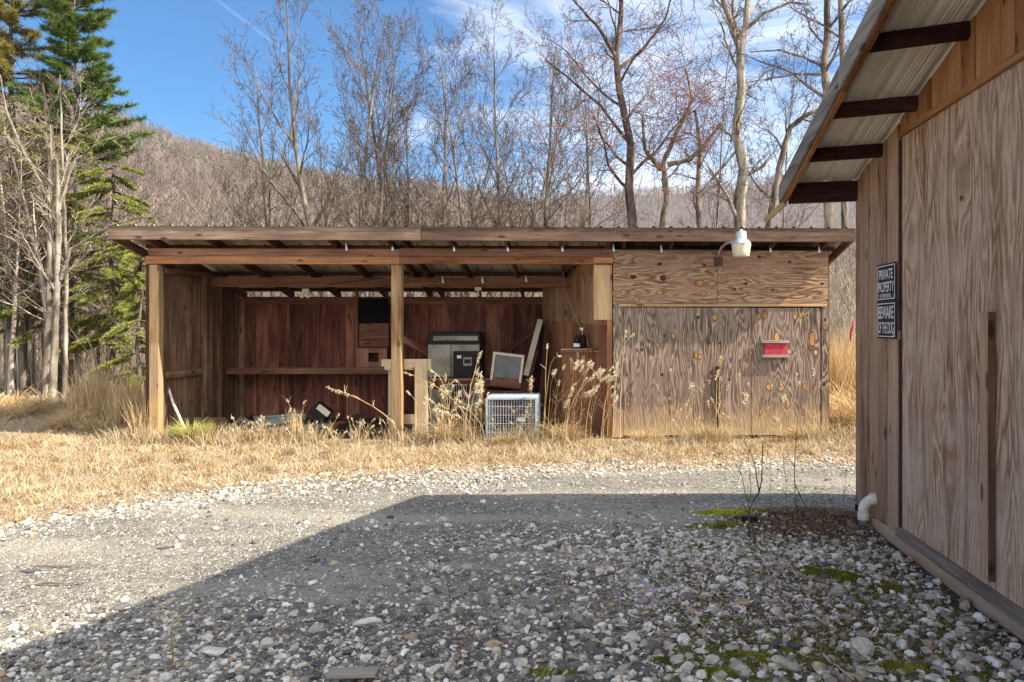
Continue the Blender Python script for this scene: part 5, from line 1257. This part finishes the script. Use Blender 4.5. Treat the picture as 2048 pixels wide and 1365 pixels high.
# ------------------------------------------------------------------ moss and leaf litter
def moss(cx, cy, rx, ry, hh, mat, label, n, seed):
    rs = np.random.RandomState(seed); mb = MB()
    m = 26; r = np.linspace(0, 1, 9); a = np.arange(m)*2*np.pi/m; wob = 1+.25*np.sin(a*2+seed)+.15*np.sin(a*5+seed*2)
    V = [(cx, cy, float(gz(cx, cy))+hh)]
    for q in r[1:]:
        for j in range(m):
            x = cx+rx*q*wob[j]*math.cos(a[j]); y = cy+ry*q*wob[j]*math.sin(a[j]); V.append((x, y, float(gz(x, y))+hh*(1-q**2.2)*(1+.25*math.sin(x*40)*math.cos(y*37))-.002))
    tr = [(0, 1+j, 1+(j+1) % m) for j in range(m)]; qd = [(1+i*m+j, 1+(i+1)*m+j, 1+(i+1)*m+(j+1) % m, 1+i*m+(j+1) % m) for i in range(7) for j in range(m)]
    mb.add(V, qd, tr, None, .3)
    q = np.sqrt(rs.rand(n))*1.03; j = rs.rand(n)*2*np.pi; w = 1+.25*np.sin(j*2+seed)+.15*np.sin(j*5+seed*2); x = cx+rx*q*w*np.cos(j); y = cy+ry*q*w*np.sin(j)
    z = gz(x, y)+hh*(1-np.minimum(q, 1)**2.2)*(1+.25*np.sin(x*40)*np.cos(y*37))-.002
    keep = fbm(x, y, 9, seed) > -.45; x, y, z = x[keep], y[keep], z[keep]
    blades(mb, x, y, z-.002, .008+.010*rs.rand(len(x)), .004+.003*rs.rand(len(x)), .6*rs.rand(len(x)), rs, .1, np.clip(.5+.5*fbm(x, y, 12, seed)+.25*rs.randn(len(x)), 0, 1))
    tag(mb.build('moss_patch', M[mat]), label, 'moss')
def mp_(px, py): Y = CAMZ*F/(py-VY); return X(px, Y), Y
for (px, py, rx, ry, h, mt, lb, n) in [
    (1455, 1030, .26, .12, .012, 'mossyellow', 'bright yellow-green moss at the left of the sunlit strip behind the sapling', 5000), (1515, 1022, .20, .10, .012, 'mossyellow', 'bright yellow moss patch just behind the forked sapling', 3500), (1553, 1019, .10, .05, .012, 'mossyellow', 'small yellow moss patch right of the larger yellow ones', 900),
    (1440, 1052, .22, .08, .012, 'moss', 'olive moss between pale stones before the yellow moss', 1800),
    (1668, 1150, .17, .10, .035, 'moss', 'plump olive moss cushion among the stones before the door', 5000), (1620, 1137, .10, .06, .02, 'moss', 'thin olive moss at the left end of the plump cushion', 1500), (1775, 1172, .10, .045, .02, 'moss', 'small olive moss cushion between the plump cushion and the wall', 1500),
    (1416, 1248, .035, .03, .015, 'moss', 'tiny round moss tuft on the white stain', 350), (1500, 1310, .16, .05, .015, 'moss', 'long moss strip below the white stain', 1500), (1560, 1305, .08, .04, .015, 'moss', 'moss tuft right of the long moss strip', 600), (1340, 1320, .08, .04, .015, 'moss', 'moss patch between pale rocks at the bottom', 700),
    (1430, 1345, .12, .04, .02, 'moss', 'moss patch at the bottom edge in the middle', 900), (1800, 1335, .15, .05, .02, 'moss', 'dark moss patch near the wall at the bottom right', 1200), (1100, 1345, .1, .03, .012, 'moss', 'faint moss patch at the bottom left of the stained area', 500), (1385, 1092, .07, .05, .012, 'moss', 'small moss tuft left of the pale stones', 400)]:
    x, y = mp_(px, py); moss(x, y, rx, ry, h, mt, lb, n, int(px))
def litter(n, f, seed, s0=.012, s1=.035):
    rs = np.random.RandomState(seed); x, y = f(rs, n); z = gz(x, y)+.004+.02*rs.rand(len(x)); n = len(x)
    k = wallmask(x, y); x, y, z = x[k], y[k], z[k]; n = len(x)
    L = s0+(s1-s0)*rs.rand(n); w = L*rs.uniform(.12, .5, n); a = rs.rand(n)*2*np.pi; t = rs.randn(n)*.45; up = rs.randn(n)*.4
    d = np.stack([np.cos(a)*np.cos(t), np.sin(a)*np.cos(t), np.sin(t)], 1)*L[:, None]; s = np.stack([-np.sin(a), np.cos(a), up], 1)*w[:, None]*.5
    c = np.stack([x, y, z], 1); V = np.stack([c-d*.5, c+s, c+d*.5+np.array([0, 0, .006]), c-s], 1).reshape(-1, 3); i = np.arange(n)*4
    mb = MB(); mb.add(V, np.stack([i, i+1, i+2, i+3], 1), None, None, np.repeat(rs.rand(n), 4)); return mb
def fl(rs, n):
    a = int(n*.45); b = int(n*.25)
    x = np.concatenate([rs.normal(1.55, .30, a), rs.uniform(.9, 1.98, b), rs.normal(.75, .5, n-a-b)]); y = np.concatenate([rs.normal(5.68, .20, a), rs.uniform(3.2, 5.6, b), rs.normal(4.1, .5, n-a-b)])
    return x, np.maximum(y, 2.9)
tag(litter(12000, fl, 4).build('leaf_litter', M['litter'], origin=(1, 5, 0)), 'brown dead leaf and bark litter by the workshop wall', 'leaf litter', kind='stuff')
def fl2(rs, n):
    x = rs.uniform(-7, 3, n); y = grass_line(x)+rs.exponential(.9, n)-.3; k = (y < 9.9); return x[k], y[k]
tag(litter(6500, fl2, 6, .02, .06).build('fallen_leaves', leafy('fallen_oak_leaves', [(.18, .10, .05), (.32, .19, .10), (.46, .33, .21), (.64, .54, .42)], .8), origin=(-2, 8, 0)), 'brown fallen leaves scattered over the dead grass', 'fallen leaves', kind='stuff')
def fl3(rs, n): return rs.normal(.62, .38, n), rs.normal(4.25, .42, n)
tag(litter(1700, fl3, 9, .015, .05).build('wood_shavings', leafy('pale_shavings', [(.46, .43, .43), (.68, .66, .68), (.48, .42, .36), (.30, .24, .20)], .8), origin=(.5, 4, 0)), 'whitish shredded shavings scattered among the stones', 'shavings', kind='stuff')

# ------------------------------------------------------------------ bare trees
def rot(d, ang, az):
    "tilt the unit vector d by ang towards azimuth az about d"
    ref = Vector((0, 0, 1)) if abs(d.z) < .9 else Vector((1, 0, 0)); u = d.cross(ref).normalized(); v = d.cross(u)
    return (d*math.cos(ang)+(u*math.cos(az)+v*math.sin(az))*math.sin(ang)).normalized()
class Tree:
    def __init__(s, seed): s.r = random.Random(seed); s.a = []; s.b = []; s.tips = []
    def grow(s, p, d, L, r, lev, par, maxlev):
        r_ = s.r; n = par['seg'][lev]; st = L/n; pts = [(p, r)]; wig = par['wig'][lev]; upb = par['up'][lev]
        for i in range(n):
            d = Vector((d.x+r_.gauss(0, wig), d.y+r_.gauss(0, wig), d.z+r_.gauss(0, wig)+upb)).normalized()
            q = p+d*st; r1 = max(par['rmin'], r*(1-(i+1)/n*.86)) if lev else max(par['rmin'], pts[0][1]*(1-(i+1)/n*.88))
            (s.a if lev <= par.get('limb', 1) else s.b).append((p, q, pts[-1][1], r1)); p = q; pts.append((q, r1))
        if lev >= maxlev: return pts
        nc = par['n'][lev]; f0 = par['f0'][lev]; az = r_.random()*6.28
        for k in range(nc):
            f = f0+(1-f0)*(k+r_.random())/nc; i = min(n-1, int(f*n)); t = f*n-i; q = pts[i][0].lerp(pts[i+1][0], t); rr = pts[i][1]*(1-t)+pts[i+1][1]*t
            dd = (pts[i+1][0]-pts[i][0]).normalized(); az += 2.4+r_.gauss(0, .4)
            an = math.radians(par['ang'][lev]+r_.gauss(0, 7)); Lc = L*par['len'][lev]*(1-(f-f0)*par['taper'][lev])*r_.uniform(.7, 1.2)
            s.grow(q, rot(dd, an, az), Lc, max(par['rmin'], rr*par['rr'][lev]), lev+1, par, maxlev)
        return pts
    def finish(s, name, label, trunk, crown, loc, group=None, cat='tree', parts=True):
        t = thing(name, label, cat, loc, group)
        A = np.array([[*a, *b, r0, r1] for a, b, r0, r1 in s.a]); 
        mb = MB(); mb.segs(A[:, :3], A[:, 3:6], A[:, 6], A[:, 7], 7, .3+.4*np.random.rand(len(A))); mb.build('trunk', M[trunk], t, smooth=True)
        if s.b:
            B = np.array([[*a, *b, r0, r1] for a, b, r0, r1 in s.b]); mb = MB(); mb.segs(B[:, :3], B[:, 3:6], B[:, 6], B[:, 7], 3); mb.build('crown', M[crown], t)
        return t
FAN = dict(seg=[14, 9, 6, 5, 3], wig=[.03, .07, .10, .13, .15], up=[.03, .06, .05, .04, .03], rmin=.0036, n=[17, 8, 5, 3], f0=[.2, .15, .15, .2], ang=[36, 30, 34, 38], len=[.30, .42, .46, .5], taper=[.62, .4, .3, .3], rr=[.55, .55, .6, .7])
WILD = dict(seg=[12, 9, 7, 5, 4], wig=[.06, .13, .16, .18, .2], up=[.03, .02, .01, -.0, -.01], rmin=.0036, n=[9, 6, 4, 3], f0=[.22, .15, .1, .1], ang=[50, 48, 50, 52], len=[.34, .46, .5, .55], taper=[.4, .4, .3, .3], rr=[.5, .55, .6, .7])
THIN = dict(seg=[12, 5, 4, 3], wig=[.025, .09, .15, .2], up=[.02, .05, .03, .02], rmin=.005, n=[16, 5, 3], f0=[.35, .2, .2], ang=[50, 42, 40], len=[.2, .45, .5], taper=[.5, .3, .3], rr=[.4, .55, .6])
def height_to(py, Y): return Z(py, Y)
def fan_tree(px, Y, top, r, seed, label, par=FAN, maxlev=4, trunk='bark', crown='twig', stems=1, lean=0., name='bare_tree', group=None, spread=.12):
    x = X(px, Y); z0 = -.3; T = Tree(seed); H = height_to(top, Y)-z0
    for k in range(stems):
        d = Vector((lean+(spread*(k-(stems-1)/2) if stems > 1 else 0), T.r.uniform(-.06, .06), 1)).normalized()
        T.grow(Vector((x+.18*(k-(stems-1)/2), Y, z0)), d, H*(1 if k == 0 else T.r.uniform(.8, .97)), r*(1 if k == 0 else .8), 0, par, maxlev)
    return T.finish(name, label, trunk, crown, (x, Y, 0), group)
fan_tree(566, 19, 150, .085, 11, 'slim bare tree with a narrow round crown, leftmost behind the shed roof', stems=1)
fan_tree(702, 17, 5, .10, 12, 'tall bare tree with several upright stems reaching the top left of the sky', stems=3, spread=.14)
fan_tree(806, 18, 62, .085, 13, 'fan-shaped bare tree between two taller trees, left of the middle post', stems=2)
fan_tree(880, 19, 130, .06, 14, 'thin bare tree leaning left with sparse limbs', stems=2, spread=.35, lean=-.05)
fan_tree(940, 17.5, 75, .08, 15, 'broad fan-topped bare tree above the middle of the shed', stems=3, spread=.26)
fan_tree(1022, 18.5, 58, .075, 16, 'bare tree with long limbs sweeping up to the right', stems=2, spread=.22, lean=.08)
fan_tree(1120, 17, 130, .08, 17, 'slender leaning bare tree left of the vine tangle', WILD, stems=2, spread=.25, lean=-.08, crown='twigred')
def guided(paths, seed, name, label, par, trunk, crown, loc, kids=(12, 8), maxlev=4, extra=None, vines=0, vspan=None, fr=.12, ln=.4):
    "tree whose main limbs follow given pixel paths (px, py, Y) with a start radius"
    T = Tree(seed); r_ = T.r
    for (pts, r0, r1) in paths:
        V = [P(*p) for p in pts]; n = len(V); fine = []
        for i in range(n-1):
            for q in range(4): fine.append(V[i].lerp(V[i+1], q/4)+Vector((r_.uniform(-1, 1), r_.uniform(-1, 1), r_.uniform(-1, 1)))*.012*(q > 0))
        fine.append(V[-1]); m = len(fine); L = sum((fine[i+1]-fine[i]).length for i in range(m-1))
        for i in range(m-1): T.a.append((fine[i], fine[i+1], r0+(r1-r0)*i/(m-1), r0+(r1-r0)*(i+1)/(m-1)))
        nk = int(kids[0]*L/5.5)+2; az = 0
        for k in range(nk):
            f = fr+(1-fr)*(k+r_.random())/nk; i = min(m-2, int(f*(m-1))); d = (fine[i+1]-fine[i]).normalized(); az += 2.4
            rr = (r0+(r1-r0)*f); T.grow(fine[i], rot(d, math.radians(par['ang'][0]+r_.gauss(0, 8)), az), min(2.6, L*ln)*r_.uniform(.5, 1.1), max(par['rmin'], rr*.42), 1, par, maxlev)
    t = T.finish(name, label, trunk, crown, loc)
    if vines:
        mb = MB(); segs = []
        for k in range(vines):
            c = P(r_.uniform(*vspan[0]), r_.uniform(*vspan[1]), vspan[2]+r_.uniform(-.6, .6)); d = Vector((r_.gauss(0, 1), r_.gauss(0, .6), r_.gauss(-.3, .8))).normalized()
            for j in range(12):
                d = (d+Vector((r_.gauss(0, .35), r_.gauss(0, .3), r_.gauss(-.02, .35)))).normalized(); e = c+d*.17; segs.append((*c, *e, .0052, .0048)); c = e
        S = np.array(segs); mb.segs(S[:, :3], S[:, 3:6], S[:, 6], S[:, 7], 3); mb.build('vines', M['twigred'], t)
    return t
Yv = 15.5
guided([([(1268, 470, Yv), (1258, 380, Yv), (1262, 290, Yv), (1240, 190, Yv), (1232, 110, Yv), (1242, 30, Yv), (1240, -60, Yv)], .105, .04),
        ([(1232, 115, Yv), (1200, 60, Yv-.3), (1165, 20, Yv-.5), (1120, -30, Yv-.6)], .045, .015), ([(1236, 140, Yv), (1290, 95, Yv+.3), (1330, 40, Yv+.4), (1350, -30, Yv)], .04, .015),
        ([(1262, 290, Yv), (1200, 210, Yv+.3), (1130, 150, Yv+.4), (1090, 120, Yv)], .04, .012)], 23, 'bare_tree', 'big dark crooked bare tree hung with vines, reaching past the top of the picture', WILD, 'barkdark', 'twig', (X(1268, Yv), Yv, 0), (11, 8), 4, None, 90, ((1150, 1320), (0, 330), Yv))
Yv = 16.5
guided([([(1320, 470, Yv), (1335, 390, Yv), (1325, 330, Yv), (1350, 270, Yv), (1385, 200, Yv), (1372, 140, Yv)], .075, .025), ([(1335, 330, Yv), (1380, 320, Yv), (1410, 290, Yv), (1440, 250, Yv)], .06, .03), ([(1322, 340, Yv), (1290, 300, Yv), (1285, 240, Yv)], .06, .03),
        ([(1400, 470, Yv), (1395, 380, Yv), (1400, 300, Yv), (1390, 220, Yv)], .07, .03)], 24, 'bare_tree', 'vine-smothered bare tree with a rust-brown tangled top', WILD, 'bark', 'twigred', (X(1325, Yv), Yv, 0), (11, 8), 4, None, 190, ((1285, 1420), (130, 290), Yv))
Yv = 15.0
guided([([(1482, 480, Yv), (1478, 400, Yv), (1488, 340, Yv), (1472, 270, Yv), (1482, 180, Yv), (1480, 105, Yv)], .13, .08), ([(1480, 105, Yv), (1462, 50, Yv), (1440, -20, Yv), (1425, -80, Yv)], .07, .05), ([(1480, 105, Yv), (1492, 50, Yv), (1497, -20, Yv), (1505, -80, Yv)], .075, .05),
        ([(1480, 100, Yv), (1466, 30, Yv+.3), (1465, -40, Yv+.3)], .04, .03), ([(1490, 60, Yv), (1530, 25, Yv-.3), (1580, 5, Yv-.5), (1620, 10, Yv-.6)], .04, .012),
        ([(1475, 300, Yv), (1440, 340, Yv), (1400, 385, Yv), (1380, 400, Yv)], .03, .012)], 25, 'bare_tree', 'large pale sycamore-like bare tree forking high above the yard lamp', WILD, 'barkmid', 'twig', (X(1482, Yv), Yv, 0), (7, 8), 4)
Yv = 14.0
guided([([(1660, 470, Yv), (1650, 330, Yv), (1655, 200, Yv), (1648, 130, Yv), (1655, 60, Yv), (1650, -60, Yv)], .10, .055), ([(1648, 135, Yv), (1610, 115, Yv), (1560, 100, Yv), (1500, 105, Yv+.4)], .03, .01), ([(1655, 150, Yv), (1590, 148, Yv), (1530, 160, Yv), (1490, 165, Yv)], .028, .008), ([(1690, 460, Yv), (1688, 200, Yv), (1680, -40, Yv)], .07, .05)],
       26, 'bare_tree', 'twin-stemmed bare tree rising behind the workshop eave', WILD, 'bark', 'twig', (X(1660, Yv), Yv, 0), (7, 8), 4)
Yv = 16.0
guided([([(1535, 470, Yv), (1548, 400, Yv), (1562, 320, Yv), (1580, 255, Yv), (1610, 232, Yv), (1650, 215, Yv)], .085, .04), ([(1548, 400, Yv), (1520, 380, Yv), (1500, 350, Yv), (1510, 330, Yv)], .03, .012)], 27, 'bare_tree', 'leaning bare tree whose trunk arches right behind the workshop eave', WILD, 'bark', 'twig', (X(1535, Yv), Yv, 0), (9, 8), 4)
for i, (px, Y, top, lb, st) in enumerate([(1170, 20, 150, 'upright bare tree between the vine tangle and the leaning slender tree', 1), (1425, 20, 90, 'bare tree between the vine-smothered tree and the pale sycamore-like tree', 1), (1560, 20, 110, 'twiggy bare tree against the pale sky near the eave', 1),
    (640, 21, 290, 'short bare tree at the left between the slim one and the tall upright one', 1), (470, 20, 370, 'low bare shrubby tree over the left part of the shed roof', 2), (1070, 21, 250, 'low bushy bare tree behind the fan-topped trees', 2)]):
    fan_tree(px, Y, top, .055, 200+i, lb, stems=st, spread=.3)
# twiggy thicket between and behind the trees
def thicket(name, label, n, f, mat, seed, rad=.006):
    r_ = random.Random(seed); segs = []
    for i in range(n):
        x, y, h = f(r_); c = Vector((x, y, float(gz(x, y))-.05)); d = Vector((r_.gauss(0, .22), r_.gauss(0, .2), 1)).normalized(); m = 7
        for j in range(m):
            d = (d+Vector((r_.gauss(0, .13), r_.gauss(0, .13), .03))).normalized(); e = c+d*h/m; rr = rad*(1.3-j/m); segs.append((*c, *e, rr, rr*.85))
            if j > 1 and r_.random() < .8:
                q = c.copy(); dd = (d+Vector((r_.gauss(0, .7), r_.gauss(0, .6), .1))).normalized()
                for k in range(3): dd = (dd+Vector((r_.gauss(0, .2), r_.gauss(0, .2), .08))).normalized(); w = q+dd*h/m*.8; segs.append((*q, *w, rad*.55, rad*.45)); q = w
            c = e
    S = np.array(segs); mb = MB(); mb.segs(S[:, :3], S[:, 3:6], S[:, 6], S[:, 7], 3, np.repeat(np.random.rand(len(S)//1), 1)); tag(mb.build(name, M[mat], origin=(X(900, 18), 18, 0)), label, 'thicket', kind='stuff')
thicket('thicket', 'pale leafless brush and saplings behind the shed', 650, lambda r: (r.uniform(-14, 8), r.uniform(16.5, 27), r.uniform(2.2, 4.6)), 'twigpale', 51, .006)
thicket('bramble_thicket', 'grey-brown bramble and brush at the edge of the woods on the left', 800, lambda r: (r.uniform(-22, -8), r.uniform(15, 26), r.uniform(1.2, 4.2)), 'twigpale', 52, .006)
thicket('far_thicket', 'tangled bare woodland filling the low ground behind the trees', 1100, lambda r: (lambda y: (X(r.uniform(-100, 1760), y), y, r.uniform(3, 6.5)))(r.uniform(34, 85)), 'twigpale', 53, .014)
thicket('near_brush', 'bare brush beyond the right end of the shed', 160, lambda r: (r.uniform(3.3, 5.8), r.uniform(12.5, 16), r.uniform(1.2, 3.6)), 'twigpale', 54, .006)
# red plastic strip hanging in the brush at the right
mb = MB(); mb.tube([P(1708, 642, 11.4), P(1706, 655, 11.4), P(1702, 665, 11.4), P(1701, 682, 11.4)], [.012, .016, .016, .01], 8); tag(mb.build('red_ribbon', M['redpaint'], smooth=True), 'short red strip hanging in the brush by the workshop corner', 'ribbon')

# ------------------------------------------------------------------ woods on the left
def wood_tree(label, px, Y, top, r, seed, mat, group=None, lean=0):
    return fan_tree(px, Y, top, r, seed, label, THIN, 3, mat, 'twig', 1, lean, 'bare_tree', group)
protos = [wood_tree('thin straight bare trunk in the woods left of the shed', px, Y, 300, r, 300+i, m, 'thin bare trees in the woods') for i, (px, Y, r, m) in enumerate([(20, 15, .06, 'barkpale'), (60, 18, .07, 'bark'), (215, 19, .05, 'barkdark')])]
wr2 = random.Random(7)
def copy_tree(o, loc, rz, sc):
    c = o.copy(); COL.objects.link(c); c.location = loc; c.rotation_euler = (0, 0, rz); c.scale = (sc, sc, sc*wr2.uniform(.75, 1.0))
    for ch in list(o.children): k = ch.copy(); COL.objects.link(k); k.parent = c
    return c
for i in range(58):
    Y = wr2.uniform(14, 30); px = wr2.uniform(-60, 310) if i < 22 else wr2.uniform(-60, 165)
    copy_tree(wr2.choice(protos), (X(px, Y), Y, -.1), wr2.uniform(0, 6.28), wr2.uniform(.75, 1.25))
Yl = 13.0
guided([([(104, 836, Yl), (106, 760, Yl), (110, 660, Yl), (116, 560, Yl), (118, 470, Yl), (115, 400, Yl), (113, 318, Yl)], .07, .03),
        ([(116, 440, Yl), (96, 395, Yl), (70, 345, Yl), (40, 290, Yl-.2), (12, 220, Yl-.3), (0, 150, Yl-.3)], .035, .012), ([(118, 420, Yl), (132, 370, Yl+.1), (150, 320, Yl+.2), (200, 285, Yl+.2), (270, 262, Yl+.3)], .03, .006),
        ([(122, 560, Yl), (140, 500, Yl), (165, 485, Yl), (215, 455, Yl), (270, 437, Yl-.2), (335, 432, Yl-.3)], .032, .008), ([(114, 520, Yl), (100, 470, Yl), (94, 420, Yl), (104, 330, Yl), (100, 250, Yl)], .035, .012)],
       61, 'bare_tree', 'largest pale-barked bare tree on the left with a broken splintered top', FAN, 'barkmid', 'twigpale', (X(104, Yl), Yl, 0), (5, 5), 3, fr=.4, ln=.26)
guided([([(128, 832, Yl+.2), (130, 700, Yl+.2), (133, 560, Yl+.2), (130, 430, Yl+.2), (124, 300, Yl+.2), (120, 150, Yl+.2)], .045, .012)], 62, 'bare_tree', 'slender pale tree standing just right of the largest broken tree', FAN, 'barkmid', 'twigpale', (X(128, Yl+.2), Yl+.2, 0), (5, 5), 3, fr=.4, ln=.2)
guided([([(92, 830, 13.8), (94, 700, 13.8), (98, 560, 13.8), (100, 400, 13.8), (104, 250, 13.8)], .07, .02)], 63, 'bare_tree', 'darker straight trunk close behind the left side of the largest broken tree', THIN, 'bark', 'twig', (X(92, 13.8), 13.8, 0), (5, 5), 3, fr=.4, ln=.2)

# ------------------------------------------------------------------ evergreens
def tufts(mb, C, D, rs, L, n, w, spread=.8):
    "needle tufts at points C pointing along D"
    N = len(C); c = np.repeat(C, n, 0); d = np.repeat(D, n, 0)+rs.randn(N*n, 3)*spread; d /= np.linalg.norm(d, axis=1, keepdims=True)
    u = np.cross(d, rs.randn(N*n, 3)); u /= np.linalg.norm(u, axis=1, keepdims=True)
    l = L*(.6+.7*rs.rand(N*n))[:, None]; V = np.stack([c-u*w*.5, c+u*w*.5, c+d*l], 1).reshape(-1, 3); i = np.arange(N*n)*3
    r = np.clip(np.repeat(rs.rand(N), n)*.75+rs.rand(N*n)*.25, 0, 1); mb.add(V, None, np.stack([i, i+1, i+2], 1), None, np.repeat(r, 3))
def conifer(name, label, px, Y, top, bottom, R, seed, mat, nb=70, needle=.13, dens=1., droop=.0, flat=False, shape=None, w=.012, group=None, rise=.25, side=None):
    rs = np.random.RandomState(seed); x = X(px, Y); H = Z(top, Y); zb = max(.6, Z(bottom, Y)); t = thing(name, label, 'tree', (x, Y, 0), group)
    mb = MB(); m = 9; mb.tube([(x+.06*math.sin(i*1.3+seed), Y, -.3+(H+.3)*i/(m-1)) for i in range(m)], [.16*(1-i/(m-1)*.92)*H/11 for i in range(m)], 9); mb.build('trunk', M['bark'], t, smooth=True)
    P0, P1, R0, R1, C, D = [], [], [], [], [], []
    for b in range(nb):
        f = (b+rs.rand())/nb; z = zb+(H-zb)*f; a = rs.rand()*2*np.pi if side is None else rs.normal(side, .9); Rr = R*(shape(f) if shape else (1-f)**.75+.08)*rs.uniform(.65, 1.1)
        d = np.array([math.cos(a), math.sin(a), rise-droop*.3]); p = np.array([x, Y, z]); ns = 7; st = Rr/ns
        for k in range(ns):
            q = p+d*st; P0.append(p); P1.append(q); R0.append(.022*(1-k/ns)+.005); R1.append(.022*(1-(k+1)/ns)+.005)
            if k >= 1:
                kk = int((3 if not flat else 5)*dens)
                for _ in range(kk):
                    s = rs.choice((-1, 1))*rs.uniform(.3, 1.); dd = d+np.array([-d[1], d[0], 0])*s*1.2; dd[2] += rs.normal(.1 if not flat else -.12, .18 if not flat else .07); dd /= np.linalg.norm(dd)
                    L = Rr*rs.uniform(.12, .34)*(1.15-k/ns); e = p+d*st*rs.rand()+dd*L; P0.append(p); P1.append(e); R0.append(.006); R1.append(.004)
                    for g in np.linspace(.35, 1, 3 if not flat else 5): C.append(p+(e-p)*g); D.append(dd)
            p = q; d = d+np.array([0, 0, -.06*droop+.02*(not flat)])
        C.append(p); D.append(d)
    mb = MB(); mb.segs(P0, P1, R0, R1, 3); mb.build('branches', M['twig'], t)
    mb = MB(); tufts(mb, np.array(C), np.array(D), rs, needle, 12 if not flat else 8, w, .75 if not flat else .55); mb.build('foliage', M[mat], t); return t
conifer('pine_tree', 'tall dark green pine rising highest at the upper left', 152, 18, -20, 340, 1.5, 71, 'pine', 105, .15, 1.25, rise=.22, shape=lambda f: (.85+.22*math.sin(f*8))*(1-f*.45), w=.016)
conifer('pine_tree', 'yellowing pine in the top left corner of the picture', 25, 18, -90, 230, 1.5, 72, 'pineyellow', 80, .15, 1.3, shape=lambda f: .8-.3*f, w=.014)
def hs(f): return .95-.25*f
conifer('hemlock_tree', 'yellow-green hemlock with drooping layered boughs behind the shed corner', 225, 15.5, 330, 690, 1.35, 73, 'hemlock', 70, .055, 1.5, .8, True, lambda f: .95-.35*f, .02, rise=.1)
conifer('hemlock_tree', 'hemlock with olive boughs in the middle of the left woods', 120, 16.5, 250, 640, 1.8, 74, 'hemlock', 66, .055, 1.4, .8, True, lambda f: 1-.5*f, .02, rise=.1)
conifer('hemlock_tree', 'hemlock at the far left edge of the woods', 15, 16.5, 200, 620, 1.9, 75, 'hemlock', 60, .055, 1.3, .8, True, lambda f: 1-.4*f, .02, rise=.1)
conifer('hemlock_tree', 'low young hemlock with bright green boughs beside the shed left wall', 280, 14, 440, 770, .85, 76, 'hemlock', 42, .05, 1.5, .9, True, hs, .018, rise=.05)

# ------------------------------------------------------------------ air
t = bpy.data.materials.new('air'); t.use_nodes = True; t.node_tree.nodes.clear()
pv = t.node_tree.nodes.new('ShaderNodeVolumePrincipled'); pv.inputs['Color'].default_value = (.80, .86, 1, 1); pv.inputs['Density'].default_value = .00016; pv.inputs['Anisotropy'].default_value = .2
ot = t.node_tree.nodes.new('ShaderNodeOutputMaterial'); t.node_tree.links.new(pv.outputs[0], ot.inputs['Volume'])
mb = MB(); mb.bb(-2100, 2100, -300, 2350, -60, 400); hz = mb.build('haze', t, origin=(0, 0, 0)); hz['kind'] = 'stuff'; hz['label'] = 'thin pale air haze over the valley'; hz['category'] = 'haze'
